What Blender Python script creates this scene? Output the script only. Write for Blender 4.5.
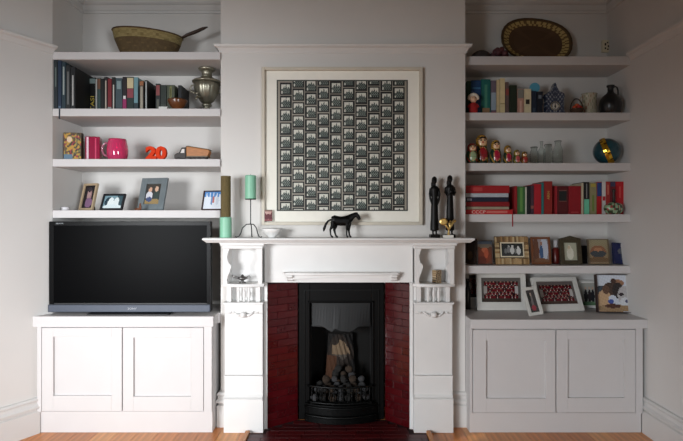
import bpy, math, random
from mathutils import Vector, Matrix
random.seed(7)
R = math.radians
PI = math.pi
for o in list(bpy.data.objects): bpy.data.objects.remove(o)
SC = bpy.context.scene
COL = SC.collection
# ------------------------------------------------------------------ camera, light, exposure
F = 520.0; H = 1.23
cam_d = bpy.data.cameras.new('camera'); cam = bpy.data.objects.new('camera', cam_d); COL.objects.link(cam)
cam.location = (0, 0, H); cam.rotation_euler = (R(90), 0, 0)
cam_d.sensor_width = 36; cam_d.lens = F * 36 / 683; cam_d.clip_start = 0.02
SC.camera = cam
w = bpy.data.worlds.new('world'); SC.world = w; w.use_nodes = True
w.node_tree.nodes['Background'].inputs[0].default_value = (0.55, 0.62, 0.75, 1)
w.node_tree.nodes['Background'].inputs[1].default_value = 0.6
def area(name, loc, tgt, sx, sy, power, col, spread=180):
    l = bpy.data.lights.new(name, 'AREA'); l.shape = 'RECTANGLE'; l.size = sx; l.size_y = sy
    l.energy = power; l.color = col; l.spread = R(spread)
    o = bpy.data.objects.new(name, l); COL.objects.link(o); o.location = loc
    o.rotation_euler = (Vector(tgt) - Vector(loc)).to_track_quat('-Z', 'Y').to_euler()
    return o
area('window_daylight', (-2.45, -1.12, 1.20), (-0.80, 2.9, 0.42), 1.2, 1.3, 26, (0.94, 0.97, 1.0), 60)
area('left_wall_fill', (1.0, -1.1, 1.15), (-1.95, 2.7, 0.80), 1.0, 1.2, 17, (0.88, 0.94, 1.0), 52)  # added cool fill with no window behind it, brightens the left wall
area('right_wall_fill', (-1.0, -1.1, 0.95), (1.76, 2.25, 0.15), 0.9, 1.0, 4.5, (0.80, 0.90, 1.0), 42)  # extra bluish fill, added to lift the lower right wall
area('room_fill', (0.9, -1.1, 0.9), (0.4, 3.0, 0.5), 1.2, 1.0, 3.5, (1.0, 0.9, 0.78), 150)  # weak warm fill added for the whole room, stands for no real source
sp = bpy.data.lights.new('sun_beam', 'SPOT'); sp.energy = 500; sp.spot_size = R(1.2); sp.spot_blend = 0.5; sp.shadow_soft_size = 0.01; sp.color = (1, 0.85, 0.55)
so = bpy.data.objects.new('sun_beam', sp); COL.objects.link(so); so.location = (-2.4, 1.35, 0.85)
so.rotation_euler = (Vector((0.70, 2.925, 0)) - Vector(so.location)).to_track_quat('-Z', 'Y').to_euler()
vs = SC.view_settings; vs.view_transform = 'Standard'; vs.look = 'None'; vs.gamma = 1; vs.use_curve_mapping = False
vs.exposure = 0.08
# ------------------------------------------------------------------ materials
def lin(c):
    return tuple(((v / 255) / 12.92 if v / 255 <= 0.04045 else ((v / 255 + 0.055) / 1.055) ** 2.4) for v in c)
MC = {}
def mat(col, rough=0.6, metal=0.0, noise=0.06, scale=30, bump=0.0, spec=0.5, trans=0.0, coat=0.0, ior=1.45, key=None, stretch=None):
    k = (tuple(col), rough, metal, noise, scale, bump, spec, trans, coat, key)
    if k in MC: return MC[k]
    m = bpy.data.materials.new('material'); m.use_nodes = True; nt = m.node_tree; b = nt.nodes['Principled BSDF']
    l = lin(col)
    b.inputs['Roughness'].default_value = rough; b.inputs['Metallic'].default_value = metal
    b.inputs['Specular IOR Level'].default_value = spec; b.inputs['IOR'].default_value = ior
    b.inputs['Transmission Weight'].default_value = trans; b.inputs['Coat Weight'].default_value = coat
    tc = nt.nodes.new('ShaderNodeTexCoord'); mp = nt.nodes.new('ShaderNodeMapping'); nz = nt.nodes.new('ShaderNodeTexNoise')
    nt.links.new(tc.outputs['Object'], mp.inputs[0]); nt.links.new(mp.outputs[0], nz.inputs['Vector'])
    if stretch: mp.inputs['Scale'].default_value = stretch
    nz.inputs['Scale'].default_value = scale; nz.inputs['Detail'].default_value = 4
    cr = nt.nodes.new('ShaderNodeMix'); cr.data_type = 'RGBA'
    cr.inputs[6].default_value = tuple(max(0, v * (1 - noise * 2)) for v in l) + (1,)
    cr.inputs[7].default_value = tuple(min(1, v * (1 + noise * 2)) for v in l) + (1,)
    nt.links.new(nz.outputs[0], cr.inputs[0]); nt.links.new(cr.outputs[2], b.inputs['Base Color'])
    if bump:
        bp = nt.nodes.new('ShaderNodeBump'); bp.inputs['Strength'].default_value = bump; bp.inputs['Distance'].default_value = 0.002
        nt.links.new(nz.outputs[0], bp.inputs['Height']); nt.links.new(bp.outputs[0], b.inputs['Normal'])
    MC[k] = m
    return m
def paintmat(rough, metal=0.0, coat=0.0, spec=0.5):
    k = ('paint', rough, metal, coat, spec)
    if k in MC: return MC[k]
    m = bpy.data.materials.new('painted_surface'); m.use_nodes = True; nt = m.node_tree; b = nt.nodes['Principled BSDF']
    a = nt.nodes.new('ShaderNodeAttribute'); a.attribute_name = 'Col'
    nt.links.new(a.outputs['Color'], b.inputs['Base Color'])
    b.inputs['Roughness'].default_value = rough; b.inputs['Metallic'].default_value = metal; b.inputs['Coat Weight'].default_value = coat
    b.inputs['Specular IOR Level'].default_value = spec
    MC[k] = m
    return m
WALL = mat((217, 214, 210), 0.85, noise=0.02, scale=3, bump=0.02, spec=0.2)
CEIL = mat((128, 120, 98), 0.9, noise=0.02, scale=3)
WOODW = mat((214, 212, 209), 0.45, noise=0.015, scale=8, spec=0.4)
CABW = mat((205, 202, 201), 0.5, noise=0.015, scale=8, spec=0.35)
SURR = mat((222, 221, 219), 0.4, noise=0.02, scale=10, spec=0.4)
IRON = mat((2, 2, 2), 0.5, 0.0, spec=0.14, noise=0.15, scale=60, bump=0.2)
IRONG = mat((4, 5, 5), 0.42, 0.0, spec=0.22, noise=0.2, scale=40, bump=0.2)
# ------------------------------------------------------------------ mesh builder
class MB:
    def __init__(s): s.v = []; s.f = []
    def add(s, vs, fs):
        n = len(s.v); s.v += [tuple(v) for v in vs]; s.f += [tuple(i + n for i in f) for f in fs]; return s
    def box(s, x0, x1, y0, y1, z0, z1):
        return s.add([(x0,y0,z0),(x1,y0,z0),(x1,y1,z0),(x0,y1,z0),(x0,y0,z1),(x1,y0,z1),(x1,y1,z1),(x0,y1,z1)],
                     [(3,2,1,0),(4,5,6,7),(0,1,5,4),(1,2,6,5),(2,3,7,6),(3,0,4,7)])
    def prism(s, pts, a, b, axis='x'):   # pts 2D; axis x: (y,z); y: (x,z); z: (x,y)
        def P(p, t): return {'x': (t, p[0], p[1]), 'y': (p[0], t, p[1]), 'z': (p[0], p[1], t)}[axis]
        n = len(pts); vs = [P(p, a) for p in pts] + [P(p, b) for p in pts]
        fs = [tuple(range(n))[::-1], tuple(range(n, 2*n))] + [(i, (i+1) % n, n + (i+1) % n, n + i) for i in range(n)]
        return s.add(vs, fs)
    def rings(s, rings, cap=True, closed=False):
        n = len(rings[0]); vs = [p for r in rings for p in r]; fs = []
        m = len(rings)
        for i in range(m if closed else m - 1):
            for j in range(n):
                a = i*n + j; b = i*n + (j+1) % n; i2 = (i+1) % m; c = i2*n + (j+1) % n; d = i2*n + j
                fs.append((a, b, c, d))
        if cap and not closed: fs += [tuple(range(n))[::-1], tuple(range((m-1)*n, m*n))]
        return s.add(vs, fs)
    def lathe(s, prof, n=24, c=(0,0,0), sx=1, sy=1, flute=0, nf=0):
        rs = []
        for r, z in prof:
            r = max(r, 1e-4)
            rs.append([(c[0] + sx*r*(1 + flute*math.cos(nf*t))*math.cos(t), c[1] + sy*r*(1 + flute*math.cos(nf*t))*math.sin(t), c[2] + z) for t in [2*PI*k/n for k in range(n)]])
        return s.rings(rs)
    def tube(s, pts, r, n=8, sq=1.0):
        pts = [Vector(p) for p in pts]; rr = r if isinstance(r, (list, tuple)) else [r]*len(pts); rs = []
        prev = None
        for i, p in enumerate(pts):
            t = (pts[min(i+1, len(pts)-1)] - pts[max(i-1, 0)]).normalized()
            if prev is None:
                u = t.cross(Vector((0,0,1)));
                if u.length < 0.1: u = t.cross(Vector((0,1,0)))
            else: u = prev - t * prev.dot(t)
            u.normalize(); prev = u; v = t.cross(u)
            rs.append([tuple(p + u*rr[i]*math.cos(a) + v*rr[i]*sq*math.sin(a)) for a in [2*PI*k/n for k in range(n)]])
        return s.rings(rs)
    def ell(s, c, rx, ry, rz, n=14, m=8, rot=None):
        prof = [(math.sin(PI*i/m), -math.cos(PI*i/m)) for i in range(m+1)]
        rs = []
        for r, z in prof:
            ring = []
            for k in range(n):
                t = 2*PI*k/n; p = Vector((rx*max(r,1e-3)*math.cos(t), ry*max(r,1e-3)*math.sin(t), rz*z))
                if rot is not None: p = rot @ p
                ring.append((c[0]+p.x, c[1]+p.y, c[2]+p.z))
            rs.append(ring)
        return s.rings(rs)
    def build(s, name, m, parent=None, bevel=0, smooth=False, color=None, loc=None, rot=None, label=None, remesh=0):
        me = bpy.data.meshes.new(name); me.from_pydata(s.v, [], s.f); me.update()
        if color:
            at = me.color_attributes.new('Col', 'FLOAT_COLOR', 'CORNER'); buf = []
            for p in me.polygons:
                c = lin(color(p.center, p.normal)) + (1.0,)
                for _ in range(p.loop_total): buf.extend(c)
            at.data.foreach_set('color', buf)
        me.materials.append(m)
        if smooth:
            me.polygons.foreach_set('use_smooth', [True]*len(me.polygons))
        o = bpy.data.objects.new(name, me); COL.objects.link(o)
        if parent: o.parent = parent
        if loc: o.location = loc
        if rot: o.rotation_euler = rot
        if remesh:
            r = o.modifiers.new('remesh', 'REMESH'); r.mode = 'VOXEL'; r.voxel_size = remesh; r.use_smooth_shade = True
            k = o.modifiers.new('soften', 'SMOOTH'); k.iterations = 3; k.factor = 0.5
        if bevel:
            b = o.modifiers.new('bevel', 'BEVEL'); b.width = bevel; b.segments = 2; b.limit_method = 'ANGLE'
        if label: o['label'] = label
        return o
def tag(o, label, cat, group=None):
    o['label'] = label; o['category'] = cat
    if group: o['group'] = group
    return o
def thing(name, label, cat, loc=(0,0,0), rotz=0, group=None, rotx=0, roty=0):
    o = bpy.data.objects.new(name, None); o.empty_display_size = 0.05; COL.objects.link(o)
    o.location = loc; o.rotation_euler = (rotx, roty, rotz)
    return tag(o, label, cat, group)
def struct(o): o['kind'] = 'structure'; return o
def X(px, D): return (px - 341.5) * D / F
def Z(py, D): return H + (220.5 - py) * D / F
def text(body, size, parent, m, loc, rot, name='lettering', extrude=0.0004, sx=1, offset=0, align='CENTER', bevel=0):
    cu = bpy.data.curves.new('text', 'FONT'); cu.body = body; cu.size = size; cu.extrude = extrude; cu.align_x = align; cu.offset = offset; cu.bevel_depth = bevel
    cu.resolution_u = 3
    t = bpy.data.objects.new('text', cu); COL.objects.link(t)
    dg = bpy.context.evaluated_depsgraph_get()
    me = bpy.data.meshes.new_from_object(t.evaluated_get(dg)); bpy.data.objects.remove(t)
    me.materials.clear(); me.materials.append(m)
    o = bpy.data.objects.new(name, me); COL.objects.link(o)
    if parent: o.parent = parent
    o.location = loc; o.rotation_euler = rot; o.scale = (sx, 1, 1)
    return o
def molding(name, path, prof, m, closed=False, parent=None):
    """extrude profile (inward offset, z) along a plan path; interior is to the right of travel"""
    P = [Vector(p) for p in path]; n = len(P); rs = []
    for i in range(n):
        d0 = (P[i] - P[i-1]).normalized() if i > 0 else None
        d1 = (P[i+1] - P[i]).normalized() if i < n-1 else None
        if d0 is None: d0 = d1
        if d1 is None: d1 = d0
        n0 = Vector((d0.y, -d0.x)); n1 = Vector((d1.y, -d1.x)); b = (n0 + n1); b.normalize(); k = 1 / max(0.2, b.dot(n0))
        rs.append([(P[i].x + b.x*k*o, P[i].y + b.y*k*o, z) for o, z in prof])
    return MB().rings(rs).build(name, m, parent)
# ------------------------------------------------------------------ room shell

CX0, CX1, CY, BY, RX = -0.722, 0.740, 3.11, 3.45, 1.763
ZC = 2.80
struct(MB().prism([(-3.247,-1.3),(-3.247,0.40),(-3.40,0.46),(-3.40,-1.3)], 0, ZC, 'z').build('wall_left', WALL))
struct(MB().prism([(-3.247,0.40),(-1.7187,3.092),(-1.84,3.18),(-3.40,0.46)], 0, ZC, 'z').build('wall_left', WALL))
struct(MB().prism([(-1.7187,3.092),(-1.7187,3.60),(-1.84,3.60),(-1.84,3.18)], 0, ZC, 'z').build('wall_left', WALL))
struct(MB().box(RX, RX+.12, -1.3, 3.6, 0, ZC).build('wall_right', WALL))
struct(MB().box(-1.7187, RX, BY, 3.6, 0, ZC).build('wall_back', WALL))
m = MB(); OX0, OX1, OZ = -0.462, 0.432, 0.872
m.box(CX0, OX0, CY, BY, 0, ZC).box(OX1, CX1, CY, BY, 0, ZC).box(OX0, OX1, CY, BY, OZ, ZC)
struct(m.build('wall_center', WALL))
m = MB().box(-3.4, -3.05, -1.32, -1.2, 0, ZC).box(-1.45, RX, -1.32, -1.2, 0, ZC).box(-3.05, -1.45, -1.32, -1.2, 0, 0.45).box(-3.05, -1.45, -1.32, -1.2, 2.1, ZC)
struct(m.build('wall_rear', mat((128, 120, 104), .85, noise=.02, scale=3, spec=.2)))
wf = struct(MB().box(-3.05,-1.45,-1.30,-1.24,.45,.50).box(-3.05,-1.45,-1.30,-1.24,2.05,2.1).box(-3.05,-3.0,-1.30,-1.24,.5,2.05).box(-1.5,-1.45,-1.30,-1.24,.5,2.05).box(-3.0,-1.5,-1.29,-1.25,1.26,1.30).build('window_1', WOODW))
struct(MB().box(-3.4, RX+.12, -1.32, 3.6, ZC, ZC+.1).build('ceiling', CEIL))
fl = struct(MB().box(-3.4, RX+.12, -1.32, 3.6, -0.10, -0.022).build('floor', mat((60, 38, 22), 0.9)))
# floorboards, one object each, sharing three meshes
bw = 0.118
def boardmesh(col, k):
    mm = mat(col, 0.28, noise=0.22, scale=6, bump=0.1, stretch=(9, 0.8, 1), key=k, spec=0.5)
    o = MB().box(0.001, bw-0.001, -1.2, 3.6, -0.021, 0).build('floorboard', mm, fl); return o
bases = [boardmesh((206, 138, 82), 1), boardmesh((214, 150, 92), 2), boardmesh((192, 122, 70), 3), boardmesh((204, 130, 72), 4)]
i = 0; x = -3.3
HX0, HX1, HY0 = -0.552, 0.512, 2.62
order = []
while x < RX:
    src = bases[(i*7 + i//3) % 4]
    if src not in order: o = src; order.append(src)
    else: o = src.copy(); COL.objects.link(o)
    o.location = (x, 0, 0); x += bw; i += 1
SK = [(0,0),(0.020,0),(0.020,0.128),(0.010,0.134),(0.010,0.142),(0.024,0.146),(0.026,0.156),(0.016,0.166),(0.013,0.184),(0.018,0.188),(0.020,0.196),(0.014,0.206),(0,0.208)]
struct(molding('baseboard_left', [(-3.247,-1.2),(-3.247,.40),(-1.7615,3.018)], SK, WOODW))
struct(molding('baseboard_right', [(RX,3.018),(RX,-1.2)], SK, WOODW))
struct(molding('baseboard_center', [(CX0,3.20),(CX0,CY),(-0.686,CY)], SK, WOODW))
struct(molding('baseboard_middle', [(0.662,CY),(CX1,CY),(CX1,3.20)], SK, WOODW))
PR = [(0,2.238),(0.006,2.238),(0.010,2.250),(0.018,2.264),(0.032,2.272),(0.036,2.284),(0.022,2.290),(0,2.290)]
def zoff(p, d): return [(a, b + d) for a, b in p]
struct(molding('trim_1', [(-3.247,-1.2),(-3.247,.40),(-1.7187,3.092),(-1.7187,3.093)], zoff(PR, -0.018), WOODW))
struct(molding('trim_2', [(RX,3.165),(RX,-1.2)], zoff(PR, -0.035), WOODW))
struct(molding('trim_3', [(CX0,3.20),(CX0,CY),(CX1,CY),(CX1,3.20)], zoff(PR, -0.008), WOODW))
CO = [(0,2.60),(0.012,2.602),(0.016,2.612),(0.008,2.620),(0.008,2.655),(0.022,2.660),(0.03,2.668),(0.034,2.70),(0.06,2.74),(0.10,2.765),(0.105,2.80),(0,2.80)]
struct(molding('trim_4', [(-3.247,-1.2),(-3.247,.40),(-1.7187,3.092),(-1.7187,BY),(CX0,BY),(CX0,CY),(CX1,CY),(CX1,BY),(RX,BY),(RX,-1.2)], CO, WOODW))
# ------------------------------------------------------------------ shelves
LS = [2.233, 1.8956, 1.5958, 1.2907]; RS = [2.231, 1.888, 1.5805, 1.268, 0.954]
names = ['topmost', 'second', 'third', 'fourth', 'fifth']
for k, z in enumerate(LS):
    o = MB().box(-1.7182, CX0-.0005, 3.093, BY-.0005, z-0.045, z).build('floating_shelf', CABW, bevel=0.0015)
    tag(o, 'pale painted floating shelf, %s from the top in the left alcove' % names[k], 'shelf', 'left alcove shelves')
for k, z in enumerate(RS):
    o = MB().box(CX1+.0005, RX-.0005, 3.17, BY-.0005, z-0.052 if k == 0 else z-0.047, z).build('floating_shelf', CABW, bevel=0.0015)
    tag(o, 'pale painted floating shelf, %s from the top in the right alcove' % names[k], 'shelf', 'right alcove shelves')
# ------------------------------------------------------------------ cabinets
def cabinet(label, x0, x1, zt, tz, wx0, wx1, doors, plz, wxb=None):
    c = thing('alcove_cabinet', label, 'cabinet', (0, 0, 0))
    FY = 3.02
    lf = [(x0, FY), (x0, 3.024), (-1.7182, 3.094), (-1.7182, BY-.003)] if wxb is not None else [(x0, FY), (x0, BY-.003)]
    q = lf + [(x1, BY-.003), (x1, FY)]
    MB().prism(q[::-1], plz, zt-tz-.0003, 'z').build('carcass', CABW, c)
    MB().prism([(a, b if b > FY else b-.004) for a, b in q][::-1], .0005, plz-.001, 'z').build('plinth', CABW, c, bevel=.001)
    if wxb is not None:
        t = MB().prism([(wx0,2.99),(wx1,2.99),(wx1,3.1),(CX0-.002,3.1095),(CX0-.002,BY-.003),(-1.7182,BY-.003),(-1.7182,3.094),(wxb,2.99)], zt-tz, zt, 'z')
    else:
        t = MB().prism([(wx0,2.99),(wx1,2.99),(wx1,BY-.003),(CX1+.002,BY-.003),(CX1+.002,3.1095),(wx0,3.1)], zt-tz, zt, 'z')
    t.build('top', CABW, c, bevel=.003)
    for (a, b, z0, z1, pa, pb, pz0, pz1) in doors:
        d = MB(); y0, y1 = FY-.020, FY-.002
        d.box(a, pa, y0, y1, z0, z1).box(pb, b, y0, y1, z0, z1).box(pa, pb, y0, y1, z0, pz0).box(pa, pb, y0, y1, pz1, z1)
        dd = d.build('door', CABW, c, bevel=.0012)
        MB().box(pa-.0005, pb+.0005, FY-.0055, FY-.0015, pz0-.0005, pz1+.0005).build('panel', CABW, dd)
    # thin shadow-gap frame round the doors
    a = doors[0][0]-.0035; b = doors[-1][1]+.0035; z1 = doors[0][3]+.002
    MB().box(x0, a, FY-.0195, FY-.001, plz, zt-tz-.0005).build('face_stile', CABW, c, bevel=.001)
    MB().box(b, x1, FY-.0195, FY-.001, plz, zt-tz-.0005).build('face_stile', CABW, c, bevel=.001)
    return c
D0 = 3.0
def DR(a, b, y0, y1, pa, pb, py0, py1): return (X(a,D0), X(b,D0), Z(y1,D0), Z(y0,D0), X(pa,D0), X(pb,D0), Z(py1,D0), Z(py0,D0))
cabinet('low white two-door alcove cabinet under the television', -1.757, -0.749, .678, .060, -1.7755, -0.7375, 
        [DR(41.8,121.7,327.9,411.2,53,111.5,336.8,395.8), DR(122.9,203.3,327.9,411.2,133.3,191,337.7,396.7)], Z(412.3,D0), -1.7755)
cabinet('low pale grey two-door alcove cabinet under the right shelves, holding photo frames', 0.7425, RX-.024, .660, .052, 0.7425, RX-.0005,
        [DR(473,555.5,330,412.7,486.3,546,340.7,398.6), DR(556.7,635.5,330,412.7,568,624.7,339.7,398)], Z(413.8,D0))
# ------------------------------------------------------------------ fireplace surround
su = thing('fireplace_surround', 'white painted wooden fireplace surround with carved niches and mantel shelf', 'fireplace', (0,0,0))
MZ = 1.131
ms = MB(); px0, px1 = -0.786, 0.752
prof = [(0,-.0),(0,-.006),(.006,-.018),(.022,-.027)]
rs = []
for off, dz in [(0.004,0),(0,-.004),(0,-.010),(.012,-.020),(.020,-.027)]:
    rs.append([(px0+off,2.93+off,MZ+dz),(px1-off,2.93+off,MZ+dz),(px1-off,3.045,MZ+dz),(.738,3.046,MZ+dz),(.738,3.1095,MZ+dz),(-.72,3.1095,MZ+dz),(-.72,3.046,MZ+dz),(px0+off,3.045,MZ+dz)])
rs2 = [[p for p in r] for r in rs]; ms.rings(rs2); ms.build('mantel_shelf', SURR, su)
MB().box(-0.70, 0.668, 2.968, 3.109, MZ-.034, MZ-.0275).build('bed_moulding', SURR, su, bevel=.002)
hd = MB().box(-0.4545, 0.4205, 3.072, 3.109, .864, MZ-.0345).build('frieze_panel', SURR, su)
# small bowed bracket shelf on the frieze
bs = MB(); pts = [( -.337,3.071),(-.337,3.03)]
for k in range(13):
    t = k/12; pts.append((-.325 + .656*t, 3.005 - .012*math.sin(PI*t) + .006*math.cos(4*PI*t)))
pts += [(.343,3.03),(.343,3.071)]
bs.prism(pts, .914, .927, 'z'); sh = bs.build('bracket_shelf', SURR, su, bevel=.003)
cv = MB(); pts = [(-.30,.913),(-.30,.888)]
for k in range(13):
    t = k/12; pts.append((-.29 + .586*t, .884 + .016*math.sin(PI*t)))
pts += [(.306,.888),(.306,.913)]
cv.prism(pts, 3.03, 3.045, 'y'); cv.build('scalloped_apron', SURR, su)
for bx in (-.318, .29):
    MB().prism([(3.0715,.913),(3.012,.913),(3.010,.900),(3.03,.893),(3.035,.880),(3.0715,.872)], bx, bx+.034, 'x').build('bracket', SURR, su, bevel=.002)
def pilaster(cx, name):
    p = MB(); h = .110; y0 = 3.02; yb = 3.109
    # shaft as a set of closed blocks
    p.box(cx-h, cx+h, y0, yb, .333, .690)
    b = p.build('pilaster', SURR, su, bevel=.002)
    MB().box(cx-h-.004, cx+h+.004, y0-.012, yb, .0005, .19).build('plinth_block', SURR, b, bevel=.002)
    MB().prism([(yb,.191),(y0-.024,.191),(y0-.024,.199),(y0-.010,.206),(y0-.004,.215),(y0,.22),(y0,.325),(y0-.013,.325),(y0-.013,.332),(yb,.332)], cx-h-.001, cx+h+.001, 'x').build('base_moulding', SURR, b)
    # frieze block with arched recess carrying swag and knob
    MB().box(cx-h, cx+h, y0-.003, yb, .691, .744).build('frieze_block', SURR, b, bevel=.002)
    for q in (-1, 1):
        MB().tube([(cx+q*.014,y0-.010,.686),(cx+q*.030,y0-.010,.680),(cx+q*.046,y0-.009,.690),(cx+q*.060,y0-.009,.702)], [.006,.0085,.008,.004], 8, sq=.8).build('carved_swag', SURR, b, smooth=True)
        MB().tube([(cx+q*.068,y0-.006,.700),(cx+q*.080,y0-.007,.694),(cx+q*.088,y0-.006,.700)], [.003,.005,.002], 8).build('carved_swag', SURR, b, smooth=True)
    MB().ell((cx, y0-.022, .686), .018, .018, .018).build('knob', SURR, b, smooth=True)
    # rail, gallery, niche
    MB().box(cx-h-.006, cx+h+.006, y0-.022, yb, .745, .757).build('lower_rail', SURR, b, bevel=.003)
    MB().box(cx-h, cx+h, 3.066, yb, .758, .846).build('gallery_back', SURR, b)
    for dx in (-.084, .084):
        MB().box(cx+dx-.012, cx+dx+.012, y0-.002, 3.065, .758, .846).build('gallery_post', SURR, b, bevel=.002)
    for dx in (-.030, .002, .030):
        MB().lathe([(.004,.758),(.009,.762),(.005,.772),(.010,.795),(.010,.810),(.005,.830),(.009,.842),(.004,.846)], 10, (cx+dx, 3.022, 0)).build('spindle', SURR, b, smooth=True)
    pts = [(cx-h-.012, yb), (cx-h-.012, 3.005)]
    for k in range(13):
        t = k/12; pts.append((cx-h+.004 + (2*h-.008)*t, 2.998-.026*math.sin(PI*t)))
    pts += [(cx+h+.012, 3.005), (cx+h+.012, yb)]
    MB().prism(pts, .847, .866, 'z').build('niche_shelf', SURR, b, bevel=.004)
    MB().box(cx-h+.02, cx+h-.02, 3.098, yb, .867, 1.068).build('niche_back', SURR, b)
    for s in (-1, 1):
        pr = []
        for k in range(25):
            t = k/24; yy = 3.0 + .018*math.sin(2*PI*t*1.5+.6)*(1-.3*t) + (.022 if .42 < t < .56 else 0)
            pr.append((yy, .867 + .20*t))
        pr = [(yb-.001, .867)] + pr + [(yb-.001, 1.067)]
        xo = cx + s*(h-.006)
        MB().prism(pr, min(xo, xo-s*.02), max(xo, xo-s*.02), 'x').build('side_bracket', SURR, b, bevel=.001)
        # front scallop face board
        pf = []
        for k in range(25):
            t = k/24; pf.append((s*(h-.030 + .010*math.sin(2*PI*t*1.5+.6)*(1-.2*t) - (.006 if .42 < t < .56 else 0)), .867+.20*t))
        pf = [(s*(h+.002), .867)] + pf + [(s*(h+.002), 1.067)]
        pf = [(cx+a, z) for a, z in pf]
        MB().prism(pf, 2.982, 2.988, 'y').build('scalloped_cheek', SURR, b)
    MB().box(cx-h-.006, cx+h+.006, 2.978, yb, 1.068, 1.0845).build('capital', SURR, b, bevel=.003)
    MB().box(cx-h-.016, cx+h+.016, 2.966, yb, 1.085, 1.1025).build('cap_moulding', SURR, b, bevel=.004)
    return b
pilaster(-.568, 'l'); pilaster(.534, 'r')
for a, b in ((-.4555,-.4365),(.4015,.4205)):
    MB().box(a, b, 3.06, 3.109, .0005, .863).build('jamb', SURR, su, bevel=.001)
# ------------------------------------------------------------------ red tiled cheeks and hearth
def tilemat(c, k): return mat(c, 0.15, noise=0.15, scale=14, bump=0.05, coat=0.3, key=k)
TM = [tilemat((66,7,12),1), tilemat((70,8,13),2), tilemat((62,6,11),3)]
GROUT = mat((38,10,11), .9)
def cheek(label, A, B):
    A = Vector(A); B = Vector(B); d = B - A; L = d.length; a = math.atan2(d.y, d.x)
    t = thing('tiled_cheek', label, 'tiles', (A.x, A.y, 0), a)
    MB().box(0, L, 0.006, .018, .0035, .862).build('backing', GROUT, t)
    rh = .0425; k = 0; z = .0045
    protos = {}
    while z < .86:
        hh = min(rh, .861 - z) - .002
        cuts = [0, L*.68, L] if k % 2 == 0 else [0, L*.34, L]
        if hh > .01:
            for j in range(2):
                w_ = cuts[j+1]-cuts[j]-.002; key = (round(w_,4), round(hh,4), (k+j) % 3)
                if key not in protos:
                    o = MB().box(0, w_, 0, .0055, 0, hh).build('tile', TM[(k+j) % 3], t, bevel=.0012); protos[key] = o
                else:
                    o = protos[key].copy(); COL.objects.link(o)
                o.location = (cuts[j]+.001, random.uniform(-.0006,.0004), z); o.rotation_euler = (random.uniform(-.012,.012), 0, random.uniform(-.006,.006))
        z += rh; k += 1
    return t
cheek('splayed dark red glazed tile panel left of the fire grate', (-.440,3.064), (-.268,3.196))
cheek('splayed dark red glazed tile panel right of the fire grate', (.2675,3.196), (.4055,3.064))
he = thing('tiled_hearth', 'dark red tiled hearth slab in front of the grate', 'hearth', (0,0,0))
TH = [mat((66,10,13), .38, noise=.25, scale=14, key=11), mat((58,9,12), .38, noise=.25, scale=14, key=12), mat((74,12,15), .38, noise=.25, scale=14, key=13)]
MB().prism([(-.452,3.0),(-.452,3.058),(-.436,3.060),(-.436,3.075),(-.29,3.199),(.28,3.199),(.4005,3.078),(.4005,3.058),(.418,3.058),(.418,3.0),(HX1,3.0),(HX1,HY0),(HX0,HY0),(HX0,3.0)], .0005, .003, 'z').build('mortar_bed', GROUT, he)
ph = {}
y = HY0 + .002; k = 0
while y < 3.17:
    if y < 2.96: a, b = HX0 + .026, HX1 - .026
    else:
        t = min(1, max(0, (y + .05 - 3.06)/.13)); a, b = -.4335 + .165*t, .3985 - .135*t
    x = a - (.075 if k % 2 else 0)
    while x < b - .004:
        xa = max(x, a); xb = min(x + .149, b)
        if xb - xa > .012:
            key = (round(xb-xa,3), (k + int(x*40)) % 3)
            if key not in ph:
                o = MB().box(0, xb-xa-.0015, 0, .0485, 0, .0045).build('tile', TH[key[1]], he, bevel=.001); ph[key] = o
            else: o = ph[key].copy(); COL.objects.link(o)
            o.location = (xa, y, .0032 + random.uniform(0,.0006))
        x += .150
    y += .050; k += 1
WS = mat((188,120,60), .3, noise=.1, scale=8, stretch=(6,1,1), key='strip2')
MB().box(HX0, HX0+.024, HY0, 2.995, .0035, .022).build('wooden_edging', WS, he, bevel=.003, label='orange-brown wooden edging strip')
MB().box(HX1-.024, HX1, HY0, 2.995, .0035, .022).build('wooden_edging', WS, he, bevel=.003, label='orange-brown wooden edging strip')
# ------------------------------------------------------------------ cast iron insert and grate
ins = thing('cast_iron_fireplace', 'black cast iron fireplace insert with hood and bowed grate', 'fireplace', (0,0,0))
ix0, ix1 = -.262, .2615; ox0, ox1, oz = -.194, .186, .724; IY = 3.2
MB().box(ix0, ox0, IY, 3.235, .006, .862).box(ox1, ix1, IY, 3.235, .006, .862).box(ox0, ox1, IY, 3.235, oz, .862).build('face_frame', IRON, ins, bevel=.003)
MB().box(ix0+.03, ix0+.036, 3.192, 3.1995, .03, .80).box(ix1-.036, ix1-.03, 3.192, 3.1995, .03, .80).box(ix0+.03, ix1-.03, 3.192, 3.1995, .80, .806).build('beading', IRONG, ins)
MB().box(ox0-.012, ox0-.001, 3.187, 3.1995, .12, oz+.012).box(ox1+.001, ox1+.012, 3.187, 3.1995, .12, oz+.012).box(ox0-.012, ox1+.012, 3.187, 3.1995, oz+.001, oz+.012).build('opening_moulding', IRON, ins, bevel=.003)
fb = MB().box(ox0-.01, ox0, 3.236, 3.44, .10, .73).box(ox1, ox1+.01, 3.236, 3.44, .10, .73).box(ox0, ox1, 3.42, 3.44, .10, .73).box(ox0, ox1, 3.236, 3.42, .72, .73).box(ox0, ox1, 3.236, 3.42, .10, .115)
fb.build('firebox', mat((12,11,10), .95, noise=.5, scale=12), ins)
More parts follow.
